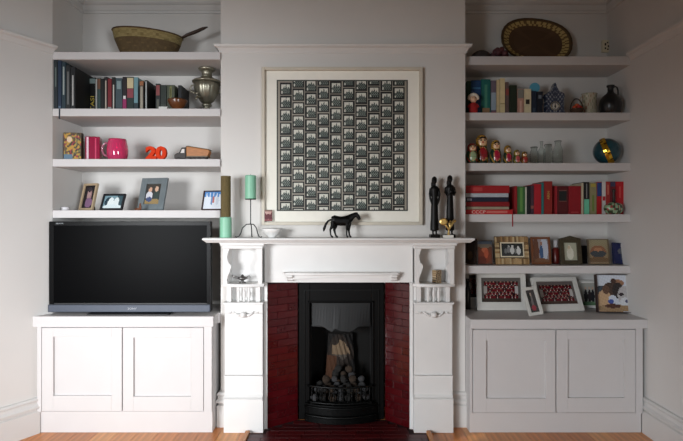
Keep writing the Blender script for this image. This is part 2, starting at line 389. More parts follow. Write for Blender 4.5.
# hood, wavy lower edge, bowed forward
rs = []
for zi in range(2):
    ring = []
    for k in range(21):
        t = k/20; xx = ox0+.008 + (ox1-ox0-.016)*t; bow = .030*math.sin(PI*t)
        zz = oz-.004 if zi == 1 else .556 + .020*math.cos(2*PI*(t-.5)*1.0)*-1 + .016*abs(math.sin(3*PI*t)) + (.018 if .38 < t < .5 else 0)
        yy = 3.215 - bow*(1 if zi == 0 else .3)
        ring.append((xx, yy, zz))
    back = [(p[0], p[1]+.006, p[2]) for p in ring[::-1]]
    rs.append(ring + back)
MB().rings(rs).build('hood', mat((9,12,14), .6, .0, noise=.25, scale=20, bump=.2), ins)
def bowpts(y0, bow, n=16, x0=ox0-.012, x1=ox1+.012): return [(x0+(x1-x0)*k/n, y0 - bow*math.sin(PI*k/n)**.8) for k in range(n+1)]
gr = MB()
for z, r in ((.222,.0065),(.125,.006)):
    gr.tube([(a, b, z) for a, b in bowpts(3.18,.055)], r, 8)
gr = gr.build('grate', IRONG, ins, smooth=True)
bp = bowpts(3.18, .055, 15)
bar = None
for k, (a, b) in enumerate(bp[1:-1]):
    if bar is None: bar = MB().lathe([(.003,0),(.0045,.02),(.003,.03),(.0065,.05),(.003,.07),(.0045,.08),(.003,.094)], 8).build('bar', IRONG, gr, smooth=True); o = bar
    else: o = bar.copy(); COL.objects.link(o)
    o.location = (a, b, .127)
for nm, z0, z1, ofs in (('ash_cover', .052, .115, .006), ('kick_moulding', .007, .051, -.004)):
    pts = bowpts(3.182 + ofs - .01, .062, 16, ox0-.03, ox1+.03); pts2 = [(a, b) for a, b in pts] + [(ox1+.03, 3.1905), (ox0-.03, 3.1905)]
    MB().prism(pts2, z0, z1, 'z').build(nm, IRON, ins, bevel=.003)
pts = bowpts(3.166, .066, 16, ox0-.03, ox1+.03)
MB().tube([(a, b, .104) for a, b in pts], .005, 6).tube([(a, b, .050) for a, b in pts], .007, 6).build('ash_cover_beads', IRONG, ins, smooth=True)
# ceramic fireback with light scorched patch
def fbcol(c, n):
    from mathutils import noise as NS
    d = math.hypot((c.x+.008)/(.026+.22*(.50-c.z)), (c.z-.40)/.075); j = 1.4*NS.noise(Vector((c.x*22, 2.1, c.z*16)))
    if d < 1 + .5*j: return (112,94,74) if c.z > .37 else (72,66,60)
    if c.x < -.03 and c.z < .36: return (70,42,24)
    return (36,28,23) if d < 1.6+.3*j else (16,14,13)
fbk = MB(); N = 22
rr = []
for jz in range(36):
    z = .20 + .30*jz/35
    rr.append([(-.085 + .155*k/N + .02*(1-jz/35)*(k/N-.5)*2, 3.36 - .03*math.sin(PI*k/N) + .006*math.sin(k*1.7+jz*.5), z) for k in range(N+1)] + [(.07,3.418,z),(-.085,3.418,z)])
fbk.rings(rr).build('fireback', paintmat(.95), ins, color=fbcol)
MB().box(ox0+.004, ox1-.004, 3.16, 3.415, .116, .13).build('fire_basket_floor', IRON, ins)
# loose coals
def lump(r, seed):
    rnd = random.Random(seed); b = MB().ell((0,0,0), r, r*.85, r*.8, 10, 7)
    ph_ = [rnd.uniform(0,6) for _ in range(6)]
    b.v = [(x*(1+.16*math.sin(70*y/ (r*40)+ph_[0])+.1*math.sin(x*110+ph_[3])), y*(1+.16*math.sin(z*90+ph_[1])), z*(1+.16*math.sin(x*90+ph_[2]))) for x, y, z in b.v]
    return b
cm = [mat((52,52,54), .95, noise=.35, scale=30, bump=.5, key='c1'), mat((28,27,26), .95, noise=.4, scale=30, bump=.5, key='c2'), mat((48,37,28), .95, noise=.4, scale=30, bump=.5, key='c3')]
coals = [lump(.028, s).build('coal', cm[s % 3], smooth=True) for s in range(3)]
CL = 'lump of grey-brown fire coal heaped in the iron grate'
spots = []
for row, (yy, z, n, x0, x1) in enumerate([(3.18,.150,7,-.165,.155),(3.245,.152,6,-.13,.12),(3.31,.155,5,-.11,.10),(3.185,.200,7,-.15,.145),(3.245,.204,6,-.13,.13),(3.30,.21,4,-.07,.09),(3.215,.250,5,-.10,.125),(3.27,.262,3,-.04,.07),(3.25,.305,2,-.015,.05)]):
    for k in range(n): spots.append((x0+(x1-x0)*k/(n-1)+random.uniform(-.006,.006), yy+random.uniform(-.005,.005), z))
for i, s in enumerate(spots):
    if i < 3: o = coals[i]
    else: o = coals[i % 3].copy(); COL.objects.link(o)
    o.location = s; o.rotation_euler = (random.uniform(0,6), random.uniform(0,6), random.uniform(0,6)); k = random.uniform(.88,1.12); o.scale = (k,k,k)
    tag(o, CL, 'coal', 'coals in the grate')
# ------------------------------------------------------------------ helpers for things
def pic(fn, w_, h_, parent, y, z0, nx=24, ny=24, name='photo', rough=.25, x0=None):
    b = MB(); xa = -w_/2 if x0 is None else x0
    for j in range(ny+1):
        for i in range(nx+1): b.v.append((xa + w_*i/nx, y, z0 + h_*j/ny))
    for j in range(ny):
        for i in range(nx): q = j*(nx+1)+i; b.f.append((q, q+1, q+nx+2, q+nx+1))
    return b.build(name, paintmat(rough), parent, color=lambda c, n: fn((c.x-xa)/w_, (c.z-z0)/h_))
def blobs(bg, bl, bg2=None, jit=0):
    def f(u, v):
        c = bg if bg2 is None else tuple(bg[i]*(1-v)+bg2[i]*v for i in range(3))
        for (cx, cy, rx, ry, col) in bl:
            if ((u-cx)/rx)**2 + ((v-cy)/ry)**2 < 1: c = col
        if jit:
            q = jit*(math.sin(u*61+v*17)*math.sin(v*53-u*23)); c = tuple(min(255, max(0, x+q)) for x in c)
        return c
    return f
def ring(b, w_, h_, fw, y0, y1, fb=None, ft=None):
    fb = fw if fb is None else fb; ft = fw if ft is None else ft
    b.box(-w_/2, -w_/2+fw, y0, y1, 0, h_).box(w_/2-fw, w_/2, y0, y1, 0, h_)
    b.box(-w_/2+fw, w_/2-fw, y0, y1, 0, fb).box(-w_/2+fw, w_/2-fw, y0, y1, h_-ft, h_); return b
def frame(label, pxc, D, zb, w_, h_, fw, fmat, fn, lean=12, rz=0, matw=0, matcol=(235,232,225), t=.014, nx=24, ny=24, group=None, fb=None, peak=0, roll=0, easel=True, backcol=(40,34,30)):
    r = thing('photo_frame', label, 'photo frame', (X(pxc,D), D, zb), R(rz), group, rotx=-R(lean))
    if roll: r.rotation_euler[1] = R(roll)
    fb_ = fw if fb is None else fb
    b = ring(MB(), w_, h_, fw, -t, 0, fb_)
    if peak: b.prism([(-w_/2, h_), (w_/2, h_), (w_*.18, h_+peak*.6), (0, h_+peak), (-w_*.18, h_+peak*.6)][::-1], -t, 0, 'y')
    b.build('frame', fmat, r, bevel=min(.0015, fw*.2))
    MB().box(-w_/2+fw*.5, w_/2-fw*.5, .0002, .003, fb_*.5, h_-fw*.5).build('backboard', mat(backcol,.8), r)
    iw, ih = w_-2*fw, h_-fw-fb_
    if matw:
        mb = MB(); mw = iw; q = matw
        mb.box(-iw/2, -iw/2+q, -t*.55, -t*.35, fb_, fb_+ih).box(iw/2-q, iw/2, -t*.55, -t*.35, fb_, fb_+ih).box(-iw/2+q, iw/2-q, -t*.55, -t*.35, fb_, fb_+q).box(-iw/2+q, iw/2-q, -t*.55, -t*.35, fb_+ih-q, fb_+ih)
        mb.build('mount', mat(matcol,.7), r)
    pic(fn, iw-2*matw, ih-2*matw, r, -t*.4, fb_+matw, nx, ny)
    if easel:
        L = R(lean); bb = .30*h_
        p0 = (.0032, .62*h_); p1 = (bb*math.cos(L), bb*math.sin(L)+.0005)
        MB().prism([p0, (p0[0]+.002, p0[1]), (p1[0]+.002, p1[1]), p1], -w_*.10, w_*.10, 'x').build('easel_leg', mat(backcol,.8), r)
    return r
def book(a, b, top, D, dep, zb, col, label, group, bands=(), rz=0, ry=0, pages=(205,196,176), rough=.5):
    x0, x1 = X(a,D), X(b,D); w_ = x1-x0-.0008; h_ = Z(top,D)-zb; xc = (x0+x1)/2
    bm = mat(col, rough, noise=.12, scale=25)
    hw = w_/2; ct = min(.0022, w_*.2)
    m_ = MB().box(-hw, hw, 0, ct, 0, h_).box(-hw, -hw+ct, ct, dep, 0, h_).box(hw-ct, hw, ct, dep, 0, h_)
    o = m_.build('book', bm, bevel=.0006); o.location = (xc, D, zb); o.rotation_euler = (0, R(ry), R(rz)); tag(o, label, 'book', group)
    MB().box(-hw+ct+.0002, hw-ct-.0002, ct+.0002, dep-.004, .003, h_-.003).build('pages', mat(pages,.9), o)
    for (t0, t1, c, *wd) in bands:
        q = wd[0] if wd else .94
        MB().box(-hw*q, hw*q, -.0006, -.0001, h_*t0, h_*t1).build('spine_label', mat(c,.5), o)
    return o
# ------------------------------------------------------------------ left alcove
G = 'books on the left alcove shelf'
z = LS[1]
BL = [ (53.8,57.6,60,3.10,.27,(24,36,42),'dark slate hardback with grey spine print, nearest the left wall',[(.45,.85,(96,108,104),.35)]),
 (57.9,61.4,60.5,3.10,.27,(22,42,66),'navy blue hardback, second from the left wall',[(.02,.06,(90,110,130),.6)]),
 (61.7,65.6,62,3.10,.27,(26,48,58),'dark teal hardback with pale vertical title, third from the left wall',[(.30,.9,(150,160,158),.4)]),
 (65.9,70.2,65,3.10,.27,(22,26,28),'black hardback with grey vertical title, fourth from the left wall',[(.1,.85,(96,98,98),.45)]),
 (70.5,75.2,67,3.10,.31,(16,17,19),'black hardback with white line on spine and bare dark cover, fifth from the left wall',[(.08,.80,(170,170,168),.3)]),
 (89.5,95.3,77.5,3.28,.15,(24,24,24),'black paperback with large yellow lettering down its spine',[(.0,.25,(60,62,68)),(.84,.97,(140,160,158))]),
 (95.5,96.9,79,3.28,.14,(196,196,190),'thin white booklet beside the yellow lettered book',[]),
 (97.2,100.6,78,3.28,.15,(48,70,68),'muddy teal paperback with brown top',[(.7,.98,(110,72,52))]),
 (100.9,103.9,78.5,3.28,.15,(16,18,18),'plain black paperback right of the muddy teal one',[(.05,.15,(120,130,120))]),
 (104.2,107.4,76.8,3.28,.15,(30,28,28),'black paperback with long cream title, left of the dark red book',[(.05,.9,(190,176,160),.4)]),
 (107.7,111.6,78.5,3.28,.15,(120,28,36),'dark red paperback with grey foot',[(.0,.22,(150,152,150))]),
 (111.9,115.2,77.2,3.28,.15,(20,20,20),'black paperback with broken white title, right of the dark red book',[(.1,.8,(205,200,190),.35)]),
 (115.5,122.2,78,3.28,.15,(62,78,84),'wide grey-teal hardback with mottled spine',[(.7,.92,(130,150,152),.6),(.1,.2,(40,52,60))]),
 (122.5,126.6,76.8,3.28,.15,(28,20,24),'black and magenta paperback with white dot',[(.0,.42,(150,30,92)),(.42,.50,(230,226,222),.6)]),
 (126.9,133.6,76.8,3.28,.15,(28,46,44),'dark green paperback with cream and pink top half',[(.70,.97,(206,190,150)),(.45,.69,(142,64,74))]),
 (133.9,138.0,77.2,3.28,.15,(112,150,158),'pale blue-grey paperback with dark foot',[(.0,.32,(36,52,60))]),
 (139.5,143.6,80.6,3.22,.20,(58,46,40),'dark brown paperback with worn cream title',[(.05,.82,(160,152,136),.6),(.85,.98,(150,96,60))]),
 (144.8,147.4,80.2,3.20,.22,(26,26,26),'thin black book with white stripe and bare cover showing',[(.05,.96,(200,204,202),.35)]),
 (155.6,160.2,83.6,3.27,.16,(30,36,36),'dark book with small red and cream title at its head',[(.62,.95,(140,70,70),.8),(.1,.5,(92,92,84),.5)]),
 (160.5,166.4,85.0,3.27,.16,(36,46,40),'plain dark green hardback left of the olive one',[(.25,.35,(54,62,54))]),
 (166.8,174.6,85.0,3.27,.16,(68,74,56),'olive green hardback with pale yellow streaks',[(.35,.95,(134,134,84),.25),(.6,.9,(164,160,112),.1)]),
 (178.0,181.5,85.2,3.275,.165,(14,18,22),'black hardback with wide dark cover facing the urn',[]) ]
for a,b,t,D,dep,c,l,bands in BL:
    o = book(a,b,t,D,dep,z,c,l,G,bands)
    if 'yellow lettering' in l:
        text('STASI', .034, o, mat((222,196,84),.5), (.0115,-.0012,.062), (R(90),R(-90),0), 'title', sx=1.45)
# hanging ribbon
o = MB().box(-.004,.004,-.0018,-.0006,-.062,-.002).build('ribbon', mat((34,44,56),.7)); o.location = (X(59.6,3.093),3.093,LS[1]); tag(o, 'dark bookmark ribbon hanging over the left shelf edge', 'ribbon')
# wooden bowl tipped among books
bw_ = thing('wooden_bowl', 'polished orange-brown wooden bowl in front of the olive book', 'bowl', (X(177.5,3.18),3.18,z+.001), 0); bw_.scale=(1.15,1.15,1.05)
MB().lathe([(.012,0),(.018,.006),(.038,.030),(.052,.060),(.050,.068),(.046,.066),(.034,.036),(.001,.012)], 24).build('bowl', mat((104,60,32),.3,noise=.3,scale=20,coat=.4), bw_, smooth=True)
o = MB().box(-.026,.026,-.012,.012,0,.022).build('card_box', mat((215,215,210),.6), bevel=.002); o.location = (X(163.5,3.15),3.15,z+.0005); tag(o, 'tiny white box at the foot of the dark green book', 'box')
# samovar
sm = thing('samovar', 'old pewter samovar urn with fluted body at the shelf end', 'samovar', (X(206.8,3.27),3.27,z+.0005))
sm.scale=(1.06,1.06,1.03)
PEW = mat((150,146,130), .34, .85, noise=.25, scale=20)
MB().box(-.042,.042,-.042,.042,0,.014).build('foot', PEW, sm, bevel=.003)
MB().lathe([(.036,.015),(.036,.022),(.020,.034),(.017,.045),(.030,.052),(.030,.060),(.022,.066)],24).build('stem', PEW, sm, smooth=True)
MB().lathe([(.022,.066),(.038,.080),(.062,.120),(.072,.160),(.074,.185),(.070,.190)],48,flute=.035,nf=16).build('urn_body', PEW, sm, smooth=True)
MB().lathe([(.070,.190),(.084,.193),(.086,.200),(.078,.206),(.055,.214),(.040,.224),(.034,.228)],32).build('lid', PEW, sm, smooth=True)
MB().lathe([(.034,.228),(.030,.234),(.030,.252),(.036,.262),(.046,.268),(.050,.276),(.048,.281),(.030,.281),(.001,.278)],24).build('burner_crown', PEW, sm, smooth=True)
for s in (-1,1):
    MB().tube([(s*.070,0,.180),(s*.090,0,.178),(s*.098,0,.160),(s*.092,0,.140),(s*.066,0,.128)],.005,8).build('handle', PEW, sm, smooth=True)
tp = MB().tube([(-.02,-.05,.09),(-.035,-.082,.086),(-.036,-.094,.078),(-.036,-.096,.066)],[.007,.006,.006,.005],8).build('tap', PEW, sm, smooth=True)
MB().tube([(-.035,-.084,.090),(-.035,-.084,.108)],.003,6).ell((-.035,-.084,.110),.010,.004,.006).build('tap_key', PEW, tp, smooth=True)
# woven basket pan
bk = thing('woven_basket', 'oval woven basket with light rim band and long carved handle', 'basket', (X(148.5,3.275),3.275,LS[0]+.0005)); bk.scale=(.985,1,1.13)
def er(rx, ry, z0, tl, cx=0): return [(cx+rx*math.cos(t), ry*math.sin(t), z0 - tl*math.cos(t)) for t in [2*PI*k/72 for k in range(72)]]
def weave(c0, c1, c2, sz=.008):
    def f(c, n):
        a = math.atan2(c.y, c.x); q = (int((a+4)/ .0436) + int(c.z/sz)) % 2; h_ = math.sin(a*9)*math.sin(c.z*150)
        return c1 if h_ > .75 else (c0 if q else c2)
    return f
low = [er(.155+.052*t, .100+.016*t, .100*t, .014*t, -.005*t) for t in [k/12 for k in range(13)]]
MB().rings(low).build('lower_body', paintmat(.85), bk, color=weave((92,74,46),(104,84,52),(86,68,42),.005))
up = [er(.208+.014*t, .117+.006*t, .101+.045*t, .014+.006*t, -.005) for t in [k/6 for k in range(7)]] + [er(.214, .117, .142, .019, -.005), er(.196,.105,.09,.014,-.005)]
MB().rings(up).build('rim_band', paintmat(.85), bk, color=weave((146,130,86),(116,100,60),(134,118,74), .005))
MB().tube([er(.223,.124,.148,.020,-.005)[k] for k in list(range(0,72,3))+[0]], .004, 6).build('rim_edge', mat((80,58,38),.8), bk, smooth=True)
MB().tube([(.205,0,.125),(.245,0,.145),(.30,0,.163),(.35,0,.182),(.378,0,.190)],[.008,.013,.014,.012,.004],10,sq=.7).build('handle', mat((58,40,30),.5), bk, smooth=True)
# floral ornament box, pink tin, pink mug, number 20, toy lorry
z = LS[2]
def flor(c, n):
    from mathutils import noise as NS
    q = 2.2*NS.noise(Vector((c.x*70,1.3,c.z*70))); p = 2.5*NS.noise(Vector((c.x*60+9,4.3,c.z*60)))
    if ((c.x+.018)/.015)**2+((c.z-.126)/.017)**2 < 1: return (216,190,160)
    if c.z < .035 and c.x < 0: return (92,120,140)
    return (186,142,54) if q > .3 else (150,44,60) if p > .75 else (120,120,70) if q > 0 else (58,50,36) if p > 0 else (92,72,46)
b = MB(); N=28
for j in range(N): 
    for i in range(N):
        x0=-.05+.10*i/N; x1=-.05+.10*(i+1)/N; z0=.168*j/N; z1=.168*(j+1)/N; b.add([(x0,-.02,z0),(x1,-.02,z0),(x1,-.02,z1),(x0,-.02,z1)],[(0,1,2,3)])
b.box(-.05,.05,-.0199,.02,0,.168)
o = b.build('floral_box', paintmat(.6), color=flor); o.location=(X(73.8,3.18),3.18,z+.0005); o.rotation_euler=(0,0,R(6)); tag(o,'colourful flower-patterned box near the left wall','box')
pk = thing('pink_tin', 'glossy dark pink tall tin beside the flower-patterned box','tin',(X(92.8,3.19),3.19,z+.0005), R(14))
MB().box(-.044,.040,0,.07,0,.150).build('body', mat((150,22,62),.2,coat=.5), pk, bevel=.006)
MB().box(-.035,-.024,-.0012,-.0002,.004,.146).build('pale_stripe', mat((226,196,206),.3), pk)
MB().box(.012,.020,-.0012,-.0002,.01,.140).build('light_stripe', mat((206,60,100),.3), pk)
mg = thing('glass_mug','bright pink glass mug with round handle on the third left shelf','mug',(X(117.5,3.21),3.21,z+.0005))
mg.scale=(1.08,1.08,1.2)
PG = mat((250,84,140),.08,trans=.55,noise=.02,coat=.3)
MB().lathe([(.040,0),(.050,.004),(.056,.03),(.058,.055),(.055,.080),(.050,.100),(.049,.112),(.046,.112),(.047,.100),(.051,.078),(.053,.05),(.050,.012),(.001,.009)],32).build('cup',PG,mg,smooth=True)
MB().tube([(-.052,0,.094),(-.070,0,.092),(-.086,0,.078),(-.088,0,.055),(-.078,0,.034),(-.056,0,.024)],.0055,10).build('handle',mat((232,150,176),.08,trans=.6,noise=.02),mg,smooth=True)
o = text('20', .100, None, mat((214,58,20),.7,spec=.2), (X(156.5,3.18),3.18,z+.0125), (R(90),0,0), 'number_ornament', extrude=.012, sx=1.22, offset=.004, bevel=.0015)
tag(o,'bright orange number 20 ornament on the third left shelf','ornament')
lo = thing('toy_lorry','dark model lorry with a sloping tan wooden load on the third left shelf','toy',(X(193.5,3.2),3.2,z+.0005))
DK = mat((44,34,30),.5,noise=.2)
MB().box(-.105,.085,-.022,.022,.012,.022).build('chassis',DK,lo)
MB().prism([(-.110,.012),(-.110,.034),(-.094,.046),(-.082,.048),(-.066,.080),(-.040,.080),(-.040,.012)][::-1],-.026,.026,'y').build('cab',DK,lo,bevel=.002)
MB().prism([(-.072,.046),(-.062,.070),(-.048,.070),(-.048,.046)][::-1],-.0275,-.0265,'y').build('cab_window',mat((214,206,200),.4),lo)
MB().prism([(-.036,.024),(-.038,.082),(-.028,.086),(.100,.066),(.106,.056),(.092,.024)][::-1],-.028,.028,'y').build('load',mat((176,112,58),.45,noise=.2,stretch=(1,1,6)),lo,bevel=.004)
MB().box(-.036,.094,-.030,.030,.022,.028).prism([(-.040,.080),(-.038,.088),(-.026,.090),(.104,.069),(.108,.062),(.100,.066),(-.028,.086)][::-1],-.029,.029,'y').build('load_edging',mat((110,92,68),.5),lo)
for xx in (-.085,-.02,.01,.04,.07):
    for yy in (-.030,.020):
        b = MB(); b.rings([[(xx+.011*math.cos(t),yy+d,.011+.011*math.sin(t)) for t in [2*PI*k/14 for k in range(14)]] for d in (0,.010)]); b.build('wheel',mat((34,26,24),.6),lo)
# frames on left shelf 4
z = LS[3]
o = thing('tealight_holder','small white candle dish at the left shelf end','candle',(X(65.3,3.19),3.19,z+.0005))
MB().lathe([(.020,0),(.024,.003),(.024,.022),(.021,.022),(.020,.010),(.001,.008)],20).build('dish',mat((222,220,222),.3),o,smooth=True)
MB().lathe([(.001,.0085),(.017,.0085),(.017,.016),(.001,.016)],16).build('wax',mat((235,232,226),.4),o)
WD = lambda c,k=None: mat(c,.45,noise=.15,scale=14,key=k)
pf1 = blobs((24,20,26),[(.50,.60,.22,.24,(150,118,118)),(.55,.25,.32,.22,(124,92,120)),(.45,.64,.16,.2,(168,136,134)),(.45,.82,.2,.10,(50,40,46))],jit=8)
frame('cream wooden frame with dark portrait photo, leftmost on the fourth left shelf', 87,3.22,z+.0005,.118,.172,.013,WD((168,148,120)),pf1,14,-24,t=.016,backcol=(34,28,28))
pf2 = blobs((120,150,160),[(.3,.5,.25,.4,(40,62,74)),(.85,.7,.2,.5,(60,84,92)),(.38,.42,.16,.45,(226,236,236)),(.66,.45,.14,.42,(222,232,232)),(.5,.12,.5,.2,(214,228,230))],jit=10)
frame('black landscape frame with pale blue photo of figures in white', 111.6,3.2,z+.0005,.154,.108,.011,WD((26,28,32)),pf2,22,-12,t=.014)
pf3 = blobs((50,52,58),[(.25,.42,.22,.24,(208,208,214)),(.72,.42,.2,.3,(60,72,70)),(.28,.72,.12,.12,(206,164,140)),(.70,.76,.12,.13,(204,170,146)),(.5,.12,.6,.16,(150,128,88)),(.28,.25,.2,.12,(70,84,120))],(70,66,60),jit=10)
frame('large blue-grey frame with photo of two children', 151,3.2,z+.0005,.178,.208,.038,mat((118,128,132),.4,.3,noise=.12,scale=20),pf3,16,-13,t=.016,backcol=(42,36,40),nx=26,ny=26)
pf4 = blobs((226,232,240),[(.38,.55,.06,.30,(120,150,190)),(.45,.55,.05,.2,(200,120,110)),(.92,.5,.08,.3,(40,60,80)),(.65,.5,.08,.25,(206,214,226))],jit=4)
def pf4b(u,v): return (96,146,204) if v>.72 and math.sin(u*40)+v*3>1.9 else pf4(u,v)
frame('thin brown frame with bright snow scene photo, rightmost on the fourth left shelf', 213.5,3.2,z+.0005,.150,.124,.005,WD((64,40,34)),pf4b,16,-14,t=.02)
fg = thing('figurine','tiny brown figurine in front of the blue-grey frame','figurine',(X(139.3,3.135),3.135,z+.0005))
MB().ell((-.004,0,.008),.018,.009,.008).ell((.006,0,.022),.008,.007,.014).ell((.006,-.001,.038),.006,.006,.006).ell((-.022,0,.006),.007,.006,.006).build('body',mat((110,62,34),.4),fg,remesh=.0014)
MB().ell((.013,-.008,.012),.004,.004,.004).build('bead',mat((120,60,40),.4),fg)
# ------------------------------------------------------------------ television
tv = thing('television','large black flat-screen television with silver lower bezel on the left cabinet','television',(X(129.8,3.06),3.06,.6785))
tw = .950; tz0 = .014; th = Z(221.5,3.05)-.678
BLK = mat((4,4,5),.3,noise=.02,spec=.03)
MB().box(-tw/2,tw/2,.0,.045,tz0,th).build('casing',mat((20,21,23),.4),tv,bevel=.004)
MB().box(-tw/2+.030,tw/2-.022,-.004,-.0002,tz0+.052,th-.022).build('screen',BLK,tv)
MB().box(-tw/2+.002,-tw/2+.029,-.004,-.0002,tz0+.046,th-.002).box(tw/2-.021,tw/2-.002,-.004,-.0002,tz0+.046,th-.002).box(-tw/2+.029,tw/2-.021,-.004,-.0002,th-.021,th-.002).build('bezel',mat((6,6,7),.3,noise=.02,spec=.1),tv)
bz = MB().box(-tw/2,tw/2,-.014,-.0002,tz0,tz0+.044).build('silver_bezel',mat((70,76,88),.45,.2,noise=.04),tv,bevel=.004)
text('SONY',.016,bz,mat((176,180,186),.4),(.02,-.0146,tz0+.016),(R(90),0,0),'maker_lettering',sx=1.25)
text('BRAVIA',.012,tv,mat((150,154,158),.3),(-tw/2+.065,-.0045,th-.016),(R(90),0,0),'badge_lettering',sx=1.1)
MB().box(-.24,.24,-.03,.10,0,.008).box(-.06,.06,.01,.04,.008,tz0+.001).build('stand',mat((24,25,27),.3),tv,bevel=.003)
# ------------------------------------------------------------------ mantel things
z = MZ+.0005
GRN = mat((132,190,160),.4,noise=.04,scale=8)
c1 = thing('pillar_candle','squat mint green pillar candle at the left mantel end','candle',(X(225.8,3.0),3.0,z),group='mint candles')
MB().lathe([(.001,0),(.033,0),(.034,.003),(.034,.114),(.031,.118),(.001,.117)],28).build('wax',GRN,c1,smooth=False)
def bark(c,n):
    a=math.atan2(c.y,c.x); q=math.sin(a*26+3*math.sin(c.z*30)); return (112,98,58) if q>.2 else (90,76,44) if q>-.6 else (70,58,34)
c2 = tag(MB().rings([[(.0285*math.cos(t),.0285*math.sin(t),zz) for t in [2*PI*k/60 for k in range(60)]] for zz in [.236*j/8 for j in range(9)]]).build('bark_candle',paintmat(.85),color=bark),'tall olive brown bark-textured column standing on the squat mint candle','candle')
c2.location=(X(225.8,3.0),3.0,z+.1185)
st = thing('candle_stand','black wrought iron three-legged candle stand on the mantel','candle holder',(X(250.6,3.0),3.0,z))
WI = mat((30,32,36),.4,.6)
MB().lathe([(.001,.2185),(.030,.2185),(.033,.224),(.030,.2225),(.001,.2225)],24).build('pan',WI,st)
MB().tube([(0,0,.08),(0,0,.219)],.0028,8).build('stem',WI,st)
for a in (200,320,90):
    dx,dy=math.cos(R(a)),math.sin(R(a)); dy*=.6
    MB().tube([(0,0,.078),(dx*.025,dy*.025,.076),(dx*.048,dy*.048,.055),(dx*.058,dy*.058,.025),(dx*.070,dy*.070,.006),(dx*.084,dy*.084,.003),(dx*.092,dy*.092,.007)],.003,8).build('leg',WI,st,smooth=True)
c3 = thing('pillar_candle','mint green pillar candle raised on the wrought iron stand','candle',(X(250.6,3.0),3.0,z+.2230),group='mint candles')
MB().lathe([(.001,0),(.031,0),(.032,.003),(.032,.132),(.029,.136),(.001,.135)],28).build('wax',GRN,c3)
MB().tube([(0,0,.134),(.001,0,.144)],.001,6).build('wick',mat((30,28,26),.8),c3)
o = MB().lathe([(.018,0),(.022,.003),(.024,.008),(.050,.030),(.062,.050),(.060,.053),(.047,.034),(.001,.010)],32).build('white_bowl',mat((226,226,224),.3),smooth=True)
o.location=(X(272,3.0),3.0,z); tag(o,'small white china bowl beside the candle stand on the mantel','bowl')
# framed print
fp = thing('framed_print','large square framed print of repeated small black pictures over the mantel','picture',((X(262,3.08)+X(422.3,3.08))/2,3.108,Z(225,3.085)))
W_, H_ = X(422.3,3.08)-X(261.3,3.08), Z(66.8,3.08)-Z(225,3.08)
FRM = mat((206,198,182),.45,noise=.06,scale=10)
b = MB(); ring(b,W_,H_,.018,-.030,0).build('frame',FRM,fp,bevel=.002)
MB().box(-W_/2+.019,W_/2-.019,-.008,-.001,.019,H_-.019).build('mount',mat((240,237,226),.8,noise=.02),fp)
pw, phh = X(408.3,3.08)-X(276.3,3.08), Z(79,3.08)-Z(211,3.08)
def pr(u,v):
    if u<.012 or u>.988 or v<.010 or v>.990: return (58,60,54)
    U=(u-.02)/.96*10; V=(1-v-.018)/.964; c=int(min(9,max(0,U))); fu=U-c
    off=[.0,.55,.25,.70,.10,.62,.32,.72,.30,.68][c]; VV=V*9.55+off; r=int(VV); fv=VV-r
    if fu<.035 or fu>.965 or fv<.035 or fv>.965: return (150,144,132)
    if fu<.17 or fu>.85 or fv<.15 or fv>.85: return (14,17,16)
    a=(fu-.17)/.68; e=(.85-fv)/.70
    s=.50+.28*math.exp(-((a-.30)/.11)**2)+.46*math.exp(-((a-.55)/.09)**2)+.26*math.exp(-((a-.82)/.09)**2)
    if a<.15 and e<.26: return (200,200,190)
    if e<s:
        k=math.sin(a*27+r*2.1)*math.sin(e*21+c*1.7); return (124,134,126) if k>.30 else (30,38,35) if k<-.25 else (66,76,72)
    return (206,205,194)
# textured as a fine flat print
b = MB(); nx,ny=200,200; b.v=[(-pw/2+pw*i/nx,0,phh*j/ny) for j in range(ny+1) for i in range(nx+1)]; b.f=[(q,q+1,q+nx+2,q+nx+1) for j in range(ny) for q in [j*(nx+1)+i for i in range(nx)]]
o = b.build('printed_sheet',paintmat(.6),fp,color=lambda c,n: pr((c.x+pw/2)/pw,c.z/phh)); o.location=((X(276.3,3.08)+X(408.3,3.08))/2-fp.location.x,-.0088,Z(211,3.08)-fp.location.z)
# little snapshot tucked at the frame corner
sn = thing('snapshot','small dark red snapshot of two heads tucked at the print corner','photo',(X(268.2,3.07),3.0765,Z(221.3,3.07)))
pic(blobs((92,28,36),[(.3,.78,.2,.18,(196,160,150)),(.7,.78,.2,.18,(190,150,140)),(.5,.98,.6,.14,(120,90,80)),(.5,.12,.5,.06,(150,90,90))]),.046,.068,sn,-.0012,0,12,14)
MB().box(-.023,.023,-.001,0,0,.068).build('card',mat((200,190,180),.7),sn)
# horse
ho = thing('horse_figurine','black horse figurine standing on the mantel below the print','figurine',(X(342,2.99),2.99,z))
b = MB(); k=.00575
def hp(px,py,y=0): return ((px-342)*k, y, (237-py)*k)
b.tube([hp(331.5,219.5),hp(334,219.3),hp(338,220.2),hp(342,220.6),hp(346,220.2),hp(349.5,219.6)],[.013,.0185,.0185,.0185,.0195,.016],14,sq=1.5)
b.tube([hp(347,219.5),hp(350,217.6),hp(353,215.2),hp(356,213.8),hp(357.6,213.6)],[.016,.0125,.0095,.008,.007],12,sq=1.75)
b.tube([hp(356,213.6),hp(357.6,215.2),hp(358.8,217.4),hp(359.8,219.2)],[.0075,.0085,.0068,.0055],10,sq=1.5)
for s in (-1,1): b.tube([hp(357.2,214,s*.004),hp(358,211.8,s*.006)],[.003,.0012],6)
b.tube([hp(333,219.6),hp(330.2,219.2),hp(328,220.5),hp(325.6,224),hp(324.2,228),hp(323.6,230.8)],[.006,.0055,.006,.0075,.008,.003],8)
